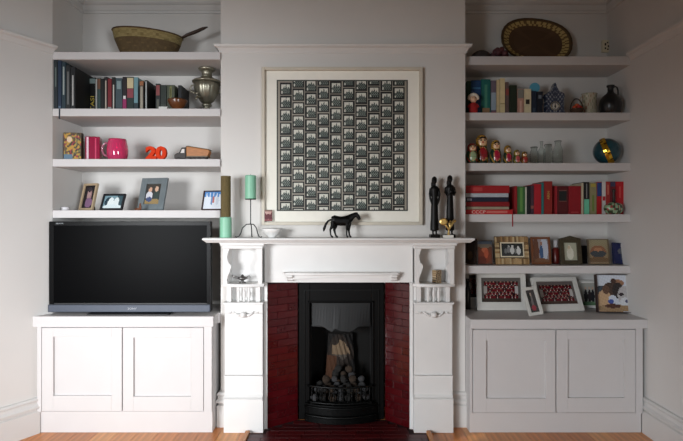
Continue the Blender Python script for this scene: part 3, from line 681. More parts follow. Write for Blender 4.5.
for (s,pts) in ((-1,[(333,221),(332.3,226),(330.3,229),(330.6,233.6),(331.6,235.8)]),(1,[(335,221),(335,226),(334.2,229.5),(335.4,233.8),(336.4,236)])):
    b.tube([hp(x,y,s*.009) for x,y in pts],[.018,.0135,.0075,.0055,.005],10,sq=.8); x,y=pts[-1]; b.tube([hp(x,y-.3,s*.009),hp(x+1.4,236.9,s*.009)],[.0055,.006],8)
for (s,pts) in ((-1,[(347.6,222),(347,226.5),(346.7,229.5),(346.7,233.8),(347,235.8)]),(1,[(349,222),(348.8,226.5),(348.8,229.5),(349.4,233.8),(350,235.8)])):
    b.tube([hp(x,y,s*.009) for x,y in pts],[.016,.0110,.0068,.0052,.005],10,sq=.8); x,y=pts[-1]; b.tube([hp(x,y-.3,s*.009),hp(x+1.2,236.9,s*.009)],[.0055,.006],8)
hb = b.build('body',mat((3,3,3),.4,noise=.2,spec=.25),ho,remesh=.0016)
MB().tube([hp(349,216.4),hp(352,214.2),hp(355,212.9),hp(357,212.6)],[.003,.0035,.0035,.002],6).build('mane',mat((14,12,12),.6),ho,smooth=True)
# two carved women
def statue(px, top, label, var):
    s = thing('carved_statue',label,'statue',(X(px,3.02),3.02,z),group='carved dark wood statues')
    hh = Z(top,3.02)-z; m_=mat((5,4,4),.45,noise=.25,scale=30,bump=.2,key='st',spec=.3); s.scale=(1.04,1.1,1.02)
    MB().box(-.026,.026,-.026,.026,0,.018).build('base',m_,s,bevel=.002)
    b=MB(); q=hh/.345
    b.lathe([(.008,.035*q),(.024,.04*q),(.024,.06*q),(.021,.12*q),(.019,.19*q),(.017,.225*q),(.021,.250*q),(.024,.272*q),(.020,.285*q),(.008,.292*q),(.0075,.306*q)],18,sy=.75)
    for dx in (-.009,.010): b.tube([(dx,0,.045*q),(dx,0,.025),(dx,-.002,.018)],[.006,.005,.006],8); b.ell((dx,-.008,.021),.006,.013,.0045)
    b.ell((0,-.002,.318*q),.0125,.0145,.018*q)              # head
    b.ell((0,-.016,.316*q),.003,.003,.004); b.ell((0,-.0145,.3085*q),.0045,.002,.0018)
    for e in (-1,1): b.ell((e*.005,-.0145,.320*q),.0025,.0016,.0014)
    b.ell((0,.004,.322*q),.0155,.0155,.022*q)      # hair / head-cloth
    b.tube([(0,.008,.33*q),(-.004,.012,.30*q),(-.006,.013,.26*q)],[.012,.014,.006],8)
    for e in (-1,1):
        if var==0: P=[(e*.021,0,.276*q),(e*.027,-.002,.245*q),(e*.024,-.006,.215*q),(e*.018,-.010,.190*q)]
        else: P=[(e*.021,0,.276*q),(e*.028,-.003,.248*q),(e*.020,-.016,.232*q),(e*.006,-.022,.238*q)]
        b.tube(P,[.0075,.0065,.0055,.0045],8)
        x,y,zz=P[-1]
        for f in range(4): b.tube([(x-e*.001*f,y-.001,zz-.001*f),(x-e*(.004+.001*f) if var else x+.0015*(f-1.5),y-.004,zz-.009-.001*(f%2))],[.0022,.0014],6)
        b.tube([(x,y,zz),(x-e*.003,y-.006,zz-.003)],[.002,.0014],6)
    b.build('figure',m_,s,remesh=.0014)
    if var: MB().ell((0,-.024,.252*q),.009,.008,.014).build('held_bundle',m_,s,smooth=True)
statue(434.5,177.3,'slim dark carved woman statue, arms at her sides, left one of the pair',0)
statue(450.0,176,'dark carved woman statue, right one of the pair, behind the small gold trophy',1)
tr = thing('gold_trophy','small gold dancer trophy on a white marble block on the mantel','trophy',(X(448.2,2.955),2.955,z))
MB().box(-.029,.029,-.011,.011,0,.016).build('marble_block',mat((224,222,216),.25),tr,bevel=.001)
GOLD=mat((214,184,116),.3,1.0,noise=.1)
b=MB(); b.tube([(.002,0,.016),(.004,0,.040),(.000,0,.058)],[.009,.005,.008],10)
b.tube([(0,0,.055),(-.014,0,.072),(-.026,0,.084)],[.008,.007,.006],8); b.ell((-.027,0,.092),.019,.006,.019)
b.tube([(.002,0,.050),(.016,0,.072),(.028,0,.090),(.036,0,.100)],[.008,.009,.008,.006],8); b.ell((.036,0,.096),.010,.007,.010); b.tube([(.01,0,.062),(.006,-.002,.082),(.014,-.002,.098)],[.007,.006,.004],8)
b.build('gilt_figure',GOLD,tr,remesh=.0014)
o = MB().rings([[(-.027+.022*math.cos(t),-.0065,.092+.022*math.sin(t)) for t in [2*PI*k/20 for k in range(20)]],[(-.027+.016*math.cos(t),-.0085,.092+.016*math.sin(t)) for t in [2*PI*k/20 for k in range(20)]]]).build('disc',GOLD,tr)
# niche things
NZ=.8665
la = thing('oil_lamp','small silver genie-style oil lamp in the left mantel niche','lamp',(X(242.5,3.03),3.03,NZ))
SIL=mat((120,118,116),.3,.9,noise=.15)
MB().lathe([(.016,0),(.018,.003),(.008,.008),(.006,.014),(.016,.020),(.024,.028),(.018,.036),(.008,.040),(.005,.046),(.001,.050)],20,sx=1.25).build('body',SIL,la,smooth=True)
MB().tube([(-.022,0,.028),(-.040,0,.034),(-.056,0,.040),(-.062,0,.043)],[.007,.005,.004,.003],8).build('spout',SIL,la,smooth=True)
MB().tube([(.024,0,.028),(.040,0,.026),(.046,0,.034),(.038,0,.042),(.026,0,.036)],.0025,8).build('handle',SIL,la,smooth=True)
def chk(c,n):
    q=math.sin(c.x*330+c.z*260)*math.sin(c.z*300-c.x*200); return (150,120,84) if q>.2 else (40,34,30) if q<-.1 else (196,180,150)
b=MB(); N=10
for i in range(N):
    for j in range(N*2):
        for (ax) in (0,1):
            a0=-.019+.038*i/N; a1=-.019+.038*(i+1)/N; z0=.075*j/N/2; z1=.075*(j+1)/N/2
            if ax==0: b.add([(a0,-.019,z0),(a1,-.019,z0),(a1,-.019,z1),(a0,-.019,z1)],[(0,1,2,3)])
            else: b.add([(-.019,-a0,z0),(-.019,-a1,z0),(-.019,-a1,z1),(-.019,-a0,z1)],[(0,1,2,3)])
b.box(-.0188,.019,-.0188,.019,0,.075)
o=b.build('patterned_box',paintmat(.5),color=chk); o.location=(X(436.8,3.035),3.035,NZ); o.rotation_euler=(0,0,R(25)); tag(o,'small brown and cream patterned box in the right mantel niche','box')
# ------------------------------------------------------------------ right alcove, top
z=RS[0]+.0005
def cush(label,px,w_,h_,col):
    t=thing('dark_ornament',label,'ornament',(X(px,3.26),3.26,z)); return t
t=thing('domed_shell','dark ribbed domed shell on the top right shelf by the chimney','ornament',(X(481,3.26),3.26,z))
MB().lathe([(.066*math.cos(a),.066*.95*math.sin(a)+.001) for a in [PI/2*k/8 for k in range(9)]],40,flute=.04,nf=14).build('shell',mat((62,56,54),.6,noise=.3),t,smooth=True)
t=thing('dried_cluster','dark purple-brown clustered ornament leaning by the oval platter','ornament',(X(500,3.24),3.24,z))
rnd=random.Random(3)
for i in range(12):
    a=i*2.4; r=.042*math.sqrt((i+.5)/12); zz=.020+.075*(1-r/.045)*rnd.uniform(.6,1)
    MB().ell((r*math.cos(a)*1.2,r*math.sin(a)*.8,zz),.018,.018,.019,10,6).build('bud',mat((78+10*(i%3),52,56),.6,noise=.3),t,smooth=True)
# oval platter
pl=thing('oval_platter','large oval woven platter with pale patterned band, propped on the top right shelf','platter',(X(534,3.37),3.36,z+.006),rotx=-R(14),roty=R(6))
a_,b_=.228,.154
def sgp(v,e): return math.copysign(abs(v)**e,v)
def ov(s,y): return [(a_*s*sgp(math.cos(t),.85),y,b_+.004+b_*s*sgp(math.sin(t),.85)) for t in [2*PI*k/120 for k in range(120)]]
def plc(c,n):
    ang=math.atan2((c.z-b_-.004)/b_,c.x/a_); s=(abs(c.x/a_)**2.35+abs((c.z-b_-.004)/b_)**2.35)**(1/2.35)
    if s>.93: return (92,72,44)
    if s>.76:
        q=math.sin(ang*36+ (4 if s>.845 else 0)); return (186,160,100) if q>-.2 else (112,88,52)
    return (92,66,42) if int(s*60)%2 else (84,60,38)
rg=[ov(s,-.035*max(0,(s-.6)/.4)**1.3) for s in [.001]+[i/30 for i in range(2,31)]]+[ov(1.0,.004-.035),ov(.62,.008),ov(.001,.008)]
MB().rings(rg).build('platter',paintmat(.8),pl,color=plc)
MB().tube([ov(1.0,-.033)[k] for k in list(range(0,120,4))+[0]],.006,6).build('rim',mat((84,64,40),.8,noise=.3),pl,smooth=True)
# thermostat
th_=thing('room_sensor','small square white sensor box with dark marks on the right back wall','sensor',(X(607,3.44),3.4495,Z(52.5,3.44)))
MB().box(-.035,.035,-.022,0,0,.080).build('case',mat((226,214,186),.5),th_,bevel=.004)
b=MB()
for xx,zz,hh in ((-.022,.018,.012),(-.022,.042,.016),(-.006,.012,.010),(-.002,.030,.014),(.012,.014,.024),(.012,.048,.012),(-.008,.056,.010)): b.box(xx,xx+.010,-.0232,-.0222,zz,zz+hh)
b.build('display_marks',mat((70,58,46),.5),th_)
# ------------------------------------------------------------------ right shelf 2
z=RS[1]; G='books on the second right shelf'
for a,b,t,D,dep,c,l,bands in [
 (467.0,471.0,81,3.25,.17,(30,62,50),'dark green hardback against the chimney, second right shelf',[]),
 (471.3,481.0,80.3,3.25,.17,(28,66,110),'wide blue hardback behind the white-haired doll',[(.75,.8,(60,110,150))]),
 (481.3,490.6,79.2,3.25,.17,(26,98,92),'wide teal hardback right of the doll',[(.2,.85,(70,132,112),.3),(.02,.20,(140,110,80),.8)]),
 (491.0,496.2,80.4,3.25,.17,(112,100,112),'grey-mauve paperback with pale blue lower half',[(.15,.65,(150,166,180)),(.0,.1,(150,70,80))]),
 (496.5,499.8,79.8,3.25,.17,(208,188,146),'narrow cream paperback on the second right shelf',[]),
 (500.1,505.0,78.2,3.25,.17,(216,200,156),'taller cream hardback on the second right shelf',[(.3,.32,(150,130,90))]),
 (505.4,509.0,82,3.25,.17,(102,84,80),'dull brown book left of the dark green volume',[(.6,.8,(140,70,66))]),
 (509.4,517.0,85.2,3.25,.17,(34,46,32),'squat dark green volume in the middle of the second right shelf',[]),
 (517.4,523.8,89,3.25,.17,(186,140,124),'pinkish paperback with grey head',[(.65,.98,(130,130,122)),(.1,.55,(214,176,160),.3)]),
 (524.2,531.2,88.8,3.25,.17,(222,208,172),'cream paperback with a small black emblem',[(.42,.60,(50,44,38),.55)]),
 (531.6,536.6,91,3.25,.17,(30,44,62),'navy book under the light blue disc',[(.1,.3,(54,70,86),.5)]),
 (536.9,543.0,91.5,3.25,.17,(26,32,44),'dark navy book left of the blue and white clock',[(.7,.85,(120,130,140),.5)])]:
    book(a,b,t,D,dep,z,c,l,G,bands)
o=MB().rings([[(.032*math.cos(t),y_,.032*math.sin(t)*.98) for t in [2*PI*k/28 for k in range(28)]] for y_ in (-.006,.006)]).build('blue_disc',mat((88,168,196),.4),bevel=.002)
o.location=(X(535.8,3.27),3.29,Z(91.5,3.25)+.0335); tag(o,'light blue round disc resting on the navy books','ornament')
dl=thing('doll','white-haired doll in red suit standing before the blue book','doll',(X(473.3,3.19),3.19,z+.0005))
MB().lathe([(.001,0),(.026,.002),(.028,.02),(.024,.045),(.018,.060),(.008,.066)],16,sy=.8).tube([(-.02,0,.055),(-.032,-.006,.035)],[.007,.006],8).tube([(.02,0,.055),(.030,-.006,.035)],[.007,.006],8).ell((-.012,-.012,.006),.010,.014,.007).ell((.012,-.012,.006),.010,.014,.007).build('red_suit',mat((158,30,30),.8),dl,smooth=True)
MB().ell((0,-.004,.084),.021,.020,.021).ell((0,-.025,.083),.003,.003,.003).build('face',mat((222,178,146),.6),dl,smooth=True)
MB().ell((-.008,-.022,.089),.003,.002,.003).ell((.008,-.022,.089),.003,.002,.003).build('eyes',mat((30,24,22),.3),dl,smooth=True)
b=MB()
for i in range(11): a=PI*i/10; b.ell((.026*math.cos(a),-.004,.090+.024*math.sin(a)),.010,.011,.010,8,6)
b.ell((0,.006,.095),.024,.018,.024).build('white_curls',mat((218,206,190),.9),dl,smooth=True)
# delft clock
ck=thing('china_clock','blue and white china house-shaped clock with pointed top','clock',(X(553.8,3.24),3.24,z+.0005))
def dc(c,n):
    if ((c.x)/.026)**2+((c.z-.050)/.026)**2<1:
        r=math.hypot(c.x,c.z-.05)
        if abs(c.x)<.003 and c.z>.038 and c.z<.066: return (30,32,44)
        if r<.006: return (30,32,44)
        if r>.021 or (r>.016 and int(math.atan2(c.z-.05,c.x)/ (PI/6)*2)%2): return (70,84,110)
        return (206,200,186)
    q=math.sin(abs(c.x)*260)*math.sin(c.z*210+1); p=math.sin(abs(c.x)*340-c.z*230)
    return (44,54,76) if q>.1 or p>.5 else (150,154,156) if q<-.5 else (80,92,112)
pts=[(-.060,0),(-.062,.012),(-.055,.02),(-.053,.10),(-.060,.110),(-.056,.128),(-.042,.138),(-.028,.140),(-.018,.158),(-.010,.170),(-.008,.182),(0,.196),(.008,.182),(.010,.170),(.018,.158),(.028,.140),(.042,.138),(.056,.128),(.060,.110),(.053,.10),(.055,.02),(.062,.012),(.060,0)]
def hw_at(zv):
    R_=[p for p in pts if p[0]>=0]; R_.sort(key=lambda p:p[1])
    for i in range(len(R_)-1):
        if R_[i][1]<=zv<=R_[i+1][1]:
            t_=(zv-R_[i][1])/max(1e-6,R_[i+1][1]-R_[i][1]); return max(.001,R_[i][0]*(1-t_)+R_[i+1][0]*t_)
    return .001
rs=[]
for j in range(49):
    zv=.1955*j/48; q=hw_at(zv); fr=[(-q+2*q*i/36,-.022,zv) for i in range(37)]; rs.append(fr+[(q,.022,zv),(-q,.022,zv)])
MB().rings(rs).build('case',paintmat(.2,coat=.5),ck,color=dc)
MB().rings([[(.028*math.cos(t),-.0225,.050+.028*math.sin(t)) for t in [2*PI*k/32 for k in range(32)]],[(.026*math.cos(t),-.0275,.050+.026*math.sin(t)) for t in [2*PI*k/32 for k in range(32)]],[(.0235*math.cos(t),-.0225,.050+.0235*math.sin(t)) for t in [2*PI*k/32 for k in range(32)]]],cap=False).build('dial_ring',mat((150,140,110),.3,.6),ck,smooth=True)
# little fruit basket
fbk_=thing('fruit_basket','tiny dark basket with arched handle and red-orange fruit on the second right shelf','basket',(X(576.6,3.2),3.2,z+.0005))
MB().lathe([(.026,0),(.036,.012),(.040,.028),(.037,.028),(.001,.014)],24,flute=.03,nf=12).build('basket',mat((66,46,32),.8),fbk_,smooth=True)
MB().tube([(.037*math.cos(a),0,.028+.062*math.sin(a)) for a in [PI*k/14 for k in range(15)]],.004,8).build('handle',mat((50,40,34),.8),fbk_,smooth=True)
for xx,yy,zz,c in ((-.018,-.014,.034,(190,70,28)),(.006,-.018,.036,(176,30,26)),(.020,-.004,.034,(196,84,30)),(-.004,.012,.036,(180,40,28)),(0,-.004,.048,(200,90,40))):
    MB().ell((xx,yy,zz),.014,.014,.013,12,8).build('fruit',mat(c,.4),fbk_,smooth=True)
vz=thing('floral_vase','pale flower-patterned wide vase beside the black jug','vase',(X(589.4,3.29),3.29,z+.0005)); vz.scale=(.9,.9,1.0)
def vc(c,n):
    a=math.atan2(c.y,c.x); q=math.sin(a*7+c.z*60)*math.sin(c.z*110+a*3); return (158,124,106) if q>.75 else (146,148,122) if q<-.6 else (190,182,160)
MB().rings([[(r*math.cos(t),r*math.sin(t)*.8,zz) for t in [2*PI*k/56 for k in range(56)]] for r,zz in [(.040,0),(.047,.004),(.052,.02),(.053,.04),(.052,.06),(.051,.08),(.050,.10),(.049,.115),(.050,.130),(.054,.143),(.050,.143),(.046,.13),(.045,.06),(.001,.02)]]).build('body',paintmat(.25,coat=.5),vz,color=vc,smooth=True)
MB().tube([(-.050,0,.125),(-.062,0,.118),(-.066,0,.095),(-.060,0,.070),(-.052,0,.062)],.004,8).build('handle',mat((176,164,140),.3),vz,smooth=True)
jg=thing('stoneware_jug','black stoneware jug with narrow neck and loop handle near the right wall','jug',(X(610.5,3.21),3.21,z+.0005)); jg.scale=(.93,.93,.96)
JM=mat((26,28,30),.3,noise=.1)
MB().lathe([(.001,0),(.056,.001),(.060,.006),(.069,.035),(.071,.062),(.066,.088),(.050,.112),(.026,.130),(.019,.142),(.018,.168),(.024,.172),(.025,.182),(.019,.184),(.014,.17),(.001,.12)],32).build('body',JM,jg,smooth=True)
MB().tube([(.017,0,.166),(.030,0,.177),(.043,0,.170),(.050,0,.148),(.050,0,.124),(.046,0,.108)],.0065,10,sq=.7).build('handle',JM,jg,smooth=True)
# ------------------------------------------------------------------ nesting dolls
z=RS[2]+.0005
def doll(px0,px1,top,D,label,scarf,dress,flower,z=z):
    hw=(X(px1,D)-X(px0,D))/2; hh=Z(top,D)-z
    t=thing('nesting_doll',label,'doll',(X((px0+px1)/2,D),D,z),group='nesting dolls'); 
    prof=[(.001,0),(.72,0),(.78,.02),(.93,.12),(1.0,.25),(.99,.38),(.93,.48),(.84,.56),(.78,.62),(.80,.70),(.81,.79),(.73,.88),(.50,.96),(.15,1.0),(.001,1.0)]
    def cf(c,n):
        a=math.atan2(c.x,-c.y); v=c.z/hh; 
        if (a/.85)**2+((v-.76)/.15)**2<1:
            if v>.815+.04*math.cos(a*3): return (26,20,18)
            if abs(abs(a)-.30)<.12 and abs(v-.80)<.022: return (40,30,30)
            if abs(a)<.16 and abs(v-.725)<.016: return (180,40,40)
            return (226,184,140)
        if v>.60: return scarf if math.sin(a*10)*math.sin(v*40)<.6 else (60,44,24)
        if (a/.62)**2+((v-.34)/.24)**2<1:
            return flower if math.hypot(a/.62,(v-.34)/.24)<.85 or math.sin(a*14)>0 else (200,150,90)
        if v<.05: return (36,28,24)
        return dress if math.sin(a*4+v*12)>-.8 else scarf
    rings_=[]
    full=[]
    for i in range(len(prof)-1):
        for k in range(4): full.append(tuple(prof[i][j]*(1-k/4)+prof[i+1][j]*k/4 for j in (0,1)))
    full.append(prof[-1])
    rings_=[[(max(.0004,r*hw)*math.cos(q),max(.0004,r*hw)*math.sin(q),v*hh) for q in [2*PI*k/40 for k in range(40)]] for r,v in full]
    MB().rings(rings_).build('body',paintmat(.25,coat=.6),t,color=cf,smooth=True)
    MB().lathe([(hw*1.005,-.0008),(hw*1.012,0),(hw*1.005,.0008)],32,(0,0,hh*.30)).build('seam',mat((30,24,20),.5),t)
doll(474.2,488.8,134.6,3.27,'largest nesting doll with gold scarf and red flowers',(172,128,48),(36,56,40),(150,28,38))
doll(465.9,477.6,143.2,3.20,'red-scarfed green nesting doll tucked left of the largest one',(160,44,36),(52,84,56),(150,170,130))
doll(490,501.2,139.8,3.24,'second largest nesting doll with dark green dress',(180,140,60),(30,60,46),(176,28,60))
doll(503.2,512.2,145.2,3.24,'middle nesting doll right of the second largest one',(176,132,50),(34,58,42),(180,34,66))
doll(513.0,520.6,149.6,3.24,'second smallest nesting doll with pink front',(156,140,60),(70,80,46),(196,86,90))
doll(521.0,528.0,151.4,3.24,'smallest nesting doll at the right end of the row',(150,120,50),(120,44,36),(180,50,50))
GL=mat((236,240,238),.03,trans=1.0,noise=.0,ior=1.16)
def glass(px0,px1,top,D,kind,label):
    hw=(X(px1,D)-X(px0,D))/2; hh=Z(top,D)-z
    P={'jar':[(.8,0),(.98,.03),(1,.1),(1,.62),(.85,.74),(.72,.80),(.72,.90),(.80,.92),(.80,1.0)],
       'bottle':[(.85,0),(1,.03),(1,.50),(.85,.62),(.45,.74),(.38,.80),(.38,.95),(.46,.96),(.46,1.0)],
       'milk':[(.85,0),(1,.03),(1,.58),(.82,.70),(.62,.80),(.60,.93),(.70,.95),(.70,1.0)]}[kind]
    outer=[(r*hw,v*hh) for r,v in P]; inner=[(max(.002,r*hw-.0022),max(.004,v*hh)) for r,v in P][::-1]; inner[0]=(inner[0][0],hh)
    t=thing('glass_'+('jar' if kind=='jar' else 'bottle'),label,'glass jar' if kind=='jar' else 'glass bottle',(X((px0+px1)/2,D),D,z),group='clear glassware')
    MB().lathe([(.001,0)]+outer+inner+[(.001,.004)],28).build('body',GL,t,smooth=True)
    MB().lathe([(P[-1][0]*hw,hh-.004),(P[-1][0]*hw+.0015,hh-.002),(P[-1][0]*hw,hh+.0002)],28).build('lip',GL,t,smooth=True)
glass(530,538.2,147,3.22,'jar','clear glass jar, leftmost of the glassware by the dolls')
glass(537.8,545.2,141.5,3.31,'bottle','clear narrow-necked glass bottle behind the jars')
glass(543.5,552.4,144.5,3.22,'jar','clear glass jar in the middle of the glassware')
glass(553.2,562.6,140.8,3.25,'milk','clear glass bottle, rightmost and tallest of the glassware')
bl=thing('decorative_ball','dark teal round ball with a slanting gold band on the third right shelf','ornament',(X(606.8,3.24),3.24,z))
rb=.080
MB().ell((0,0,rb),rb,rb,rb,40,24).build('ball',mat((24,66,76),.22,noise=.35,scale=18,coat=.4),bl,smooth=True)
rt=Matrix.Rotation(R(-30),3,'Z')@Matrix.Rotation(R(-20),3,'Y')
rs=[]
for k in range(48):
    t=2*PI*k/48; rr=[]
    for (dx,r_) in ((-.017,.0815),(-.0165,.0838),(0,.0853),(.0165,.0838),(.017,.0815)): 
        v=rt@Vector((dx,r_*math.cos(t),r_*math.sin(t))); rr.append((v.x,v.y,v.z+rb+.0015))
    rs.append(rr)
def gb(c,n): return (236,190,60) if math.sin(c.z*230)*math.sin(c.x*300+c.z*90)>-.35 else (120,84,20)
bb=MB().rings(rs,closed=True).build('gold_band',paintmat(.2,metal=.9),bl,color=gb)
# ------------------------------------------------------------------ right shelf 4
z=RS[3]; G='red books on the fourth right shelf'
def flat(y0,y1,a,b,D,dep,col,label,txt=None,band=None,pages=(190,182,166)):
    z0,z1=Z(y1,D),Z(y0,D); w_=X(b,D)-X(a,D); h_=z1-z0-.0006
    o=MB().box(-w_/2,w_/2,0,.0022,0,h_).box(-w_/2,w_/2,.0022,dep,0,.0022).box(-w_/2,w_/2,.0022,dep,h_-.0022,h_).build('book',mat(col,.5,noise=.1),bevel=.0006)
    o.location=((X(a,D)+X(b,D))/2,D,z0); tag(o,label,'book','stacked books on the fourth right shelf')
    MB().box(-w_/2+.003,w_/2-.003,.0024,dep-.003,.0024,h_-.0024).build('pages',mat(pages,.9),o)
    if band: MB().box(-w_/2+w_*band[0],-w_/2+w_*band[1],-.0006,-.0001,h_*.25,h_*.75).build('spine_label',mat(band[2],.5),o)
    if txt: text(txt[0],h_*txt[2],o,mat(txt[3],.5),(-w_/2+w_*txt[1],-.0008,h_*.18),(R(90),0,0),'title',sx=txt[4])
    return o
D=3.19
zf=Z(0,D)
base_y=220.5-(z+.0005-H)*F/D
flat(209.6,base_y,465.8,513,D,.22,(186,32,36),'bright red book with white title, bottom of the flat stack',('CCCP',.27,.95,(224,206,196),1.25),(.44,.88,(206,110,100)))
flat(206.6,209.5,467,509,D+.003,.20,(150,140,120),'thin grey-beige book, second from the bottom of the flat stack')
flat(201.8,206.5,466,509.5,D,.21,(130,18,26),'dark red book, third from the bottom of the flat stack')
flat(197.2,201.7,465.8,508.5,D,.21,(26,30,50),'navy book in the middle of the flat stack',None,(.03,.14,(150,160,180)))
flat(193.2,197.1,465.8,508.5,D,.21,(176,182,190),'pale grey-blue book, second from the top of the flat stack')
flat(185.4,193.1,465.8,509.5,D+.002,.20,(154,24,30),'thick red book with faint title, top of the flat stack',None,(.17,.38,(176,60,58)))
o=MB().box(-.0035,.0035,-.0015,-.0005,-.075,.03).build('ribbon',mat((150,24,30),.7)); o.location=(X(512.6,3.168),3.1695,z); tag(o,'red bookmark ribbon hanging over the right shelf edge','ribbon')
for a,b,t,D,dep,c,l,bands,rz in [
 (514.4,517.2,186,3.20,.20,(140,24,30),'thin red book leaning beside the flat stack',[],0),
 (517.5,525.0,186.4,3.20,.20,(58,104,56),'green book with leafy mottled spine',[(.1,.95,(96,142,72),.35)],0),
 (525.3,526.8,187,3.20,.20,(196,196,180),'thin white booklet right of the green book',[],0),
 (527.1,530.4,186,3.20,.20,(26,28,34),'black book right of the thin white booklet',[],0),
 (530.7,533.8,185.5,3.20,.20,(64,44,56),'dark plum book between black and red ones',[(.2,.3,(150,90,80))],0),
 (534.1,541.2,184,3.20,.20,(168,26,40),'bright crimson book left of the thin teal one',[],0),
 (541.5,543.8,182.5,3.20,.20,(40,110,110),'thin teal book left of the tall brick-red volume',[],0),
 (544.1,552.4,181.2,3.20,.20,(138,34,30),'tall brick-red volume with short gold title',[],0),
 (553.6,557.2,186,3.25,.17,(172,36,48),'narrow red book right of the tall brick-red volume',[],0),
 (557.5,568.2,186,3.25,.17,(86,20,24),'wide maroon book with black panel on its spine',[(.48,.82,(30,34,34),.7),(.46,.47,(150,120,110),.7),(.83,.84,(150,120,110),.7)],0),
 (568.6,581.0,186,3.25,.17,(142,18,30),'widest plain dark red book on the fourth right shelf',[(.05,.1,(170,60,60),.6)],0),
 (581.3,583.6,183,3.25,.17,(188,176,150),'thin cream book left of the black and mint one',[],0),
 (583.9,589.4,182,3.25,.17,(20,22,24),'black book with mint green lower half',[(.0,.47,(110,196,160)),(.5,.95,(150,150,150),.15)],0),
 (589.7,596.6,182.5,3.25,.17,(140,134,98),'olive-grey book with yellow print',[(.86,.96,(180,160,70),.7),(.1,.6,(110,130,60),.3)],0),
 (596.9,601.8,182,3.25,.17,(176,26,34),'book with blue top and red foot',[(.56,.98,(36,66,126))],0),
 (602.1,605.8,181.5,3.25,.17,(206,204,200),'white book with red patch low on its spine',[(.42,.55,(180,40,50),.8)],0),
 (606.1,610.0,181.5,3.25,.17,(168,50,48),'faded red book with dotted spine behind the small vase',[(.6,.9,(200,120,100),.3)],0),
 (610.3,615.4,181.5,3.25,.17,(110,30,40),'dark red-violet book directly behind the small vase neck',[(.85,.98,(60,60,90))],0),
 (615.7,624.2,181.5,3.25,.17,(184,26,36),'bright red book, rightmost on the fourth right shelf',[(.5,.85,(206,80,76),.15)],0)]:
    o=book(a,b,t,D,dep,z,c,l,G,bands,rz)
    if 'gold title' in l: text('ARIN',.023,o,mat((196,160,80),.4),(.0085,-.001,.118),(R(90),R(-90),0),'title')
vs_=thing('small_vase','small round flowered vase with thin dark neck before the red books','vase',(X(613.6,3.205),3.205,z+.0005))
MB().rings([[(max(.0005,r)*math.cos(t),.62*max(.0005,r)*math.sin(t),zz) for t in [2*PI*k/48 for k in range(48)]] for r,zz in [(.001,0),(.030,0),(.045,.008),(.057,.024),(.060,.038),(.055,.055),(.040,.067),(.018,.073),(.010,.076)]]).build('body',paintmat(.2,coat=.5),vs_,color=lambda c,n:(150,70,66) if math.sin(c.x*170)*math.sin(c.z*180)>.55 else (140,168,132) if math.sin(c.x*120+c.z*150)>-.2 else (58,72,52),smooth=True)
MB().lathe([(.011,.076),(.007,.09),(.006,.13),(.010,.142),(.011,.150),(.007,.156),(.001,.156)],16).build('neck',mat((44,28,24),.4),vs_,smooth=True)
# ------------------------------------------------------------------ right shelf 5: frames
z=RS[4]+.0005
def grp(rows, bg=(64,58,56), fl=(38,34,30)):
    def f(u,v):
        if v<.16: return fl
        if u<.06 or u>.94: return bg
        if .06<u<.15 and .34<v<.66: return (150,144,140)
        if .85<u<.94 and .34<v<.66: return (176,172,170)
        if v>.84: return bg
        k=int((v-.16)/.136); q=(u*11+.5*(k%2))%1; w=((v-.16)/.136)%1; n=int(u*11+.5*(k%2))
        if abs(q-.5)<.17 and w>.66: return (150,112,98)
        if abs(q-.5)<.06 and w<.40: return (196,176,174)
        if w>.62: return (34,14,18)
        return (92,12,24) if (n*3+k)%4 else (46,14,20)
    return f
frame('dark brown leaning frame half hidden by the mantel end', 470,3.30,z,.075,.160,.010,WD((58,38,28)),blobs((50,38,32),[(.5,.3,.3,.2,(84,62,44))],jit=6),10,-35)
frame('unframed-looking painted panel of a reddish figure under grey-blue sky', 485,3.25,z,.098,.150,.004,WD((60,50,44)),blobs((104,66,52),[(.5,.35,.4,.35,(120,60,46)),(.5,.62,.2,.14,(176,100,72)),(.3,.15,.3,.2,(96,50,42)),(.6,.45,.14,.2,(168,84,60)),(.5,.98,.7,.20,(84,94,108)),(.5,.80,.6,.08,(120,110,96))],jit=14),10,-3,roll=0,backcol=(30,26,24))
# rustic frame with slats of bark
rf=thing('photo_frame','wide rustic frame edged with tan wooden sticks around a black and white group photo','photo frame',(X(512.2,3.26),3.26,z),0,None,rotx=-R(10))
W5=X(529,3.26)-X(495.4,3.26); H5=.178
MB().box(-W5/2,W5/2,0,.006,0,H5).build('backboard',WD((92,72,50)),rf)
rnd=random.Random(5)
sticks=[]
n=17
for side in (0,1):
    for k in range(n):
        x0=-W5/2+W5*k/n; hh=rnd.uniform(.85,1.0)*.040; zz=0 if side==0 else H5-.040
        MB().box(x0+.0006,x0+W5/n-.0006,-.010-rnd.uniform(0,.004),-.0005,zz+(0 if side else 0),zz+hh).build('stick',mat([(150,118,78),(176,146,104),(116,90,60),(190,166,126)][rnd.randrange(4)],.8,noise=.2),rf)
    for k in range(7):
        z0=.042+(H5-.084)*k/7; ww=rnd.uniform(.9,1)*.028; xs=-W5/2 if side==0 else W5/2-ww
        MB().box(xs,xs+ww,-.010-rnd.uniform(0,.004),-.0005,z0+.0006,z0+(H5-.084)/7-.0006).build('stick',mat([(150,118,78),(176,146,104),(116,90,60),(190,166,126)][rnd.randrange(4)],.8,noise=.2),rf)
b=MB(); ww,hh=.148,.094; zz=.044
b.box(-ww/2,-ww/2+.007,-.017,-.0152,zz,zz+hh).box(ww/2-.007,ww/2,-.017,-.0152,zz,zz+hh).box(-ww/2+.007,ww/2-.007,-.017,-.0152,zz,zz+.007).box(-ww/2+.007,ww/2-.007,-.017,-.0152,zz+hh-.007,zz+hh).build('photo_border',mat((222,212,184),.6),rf)
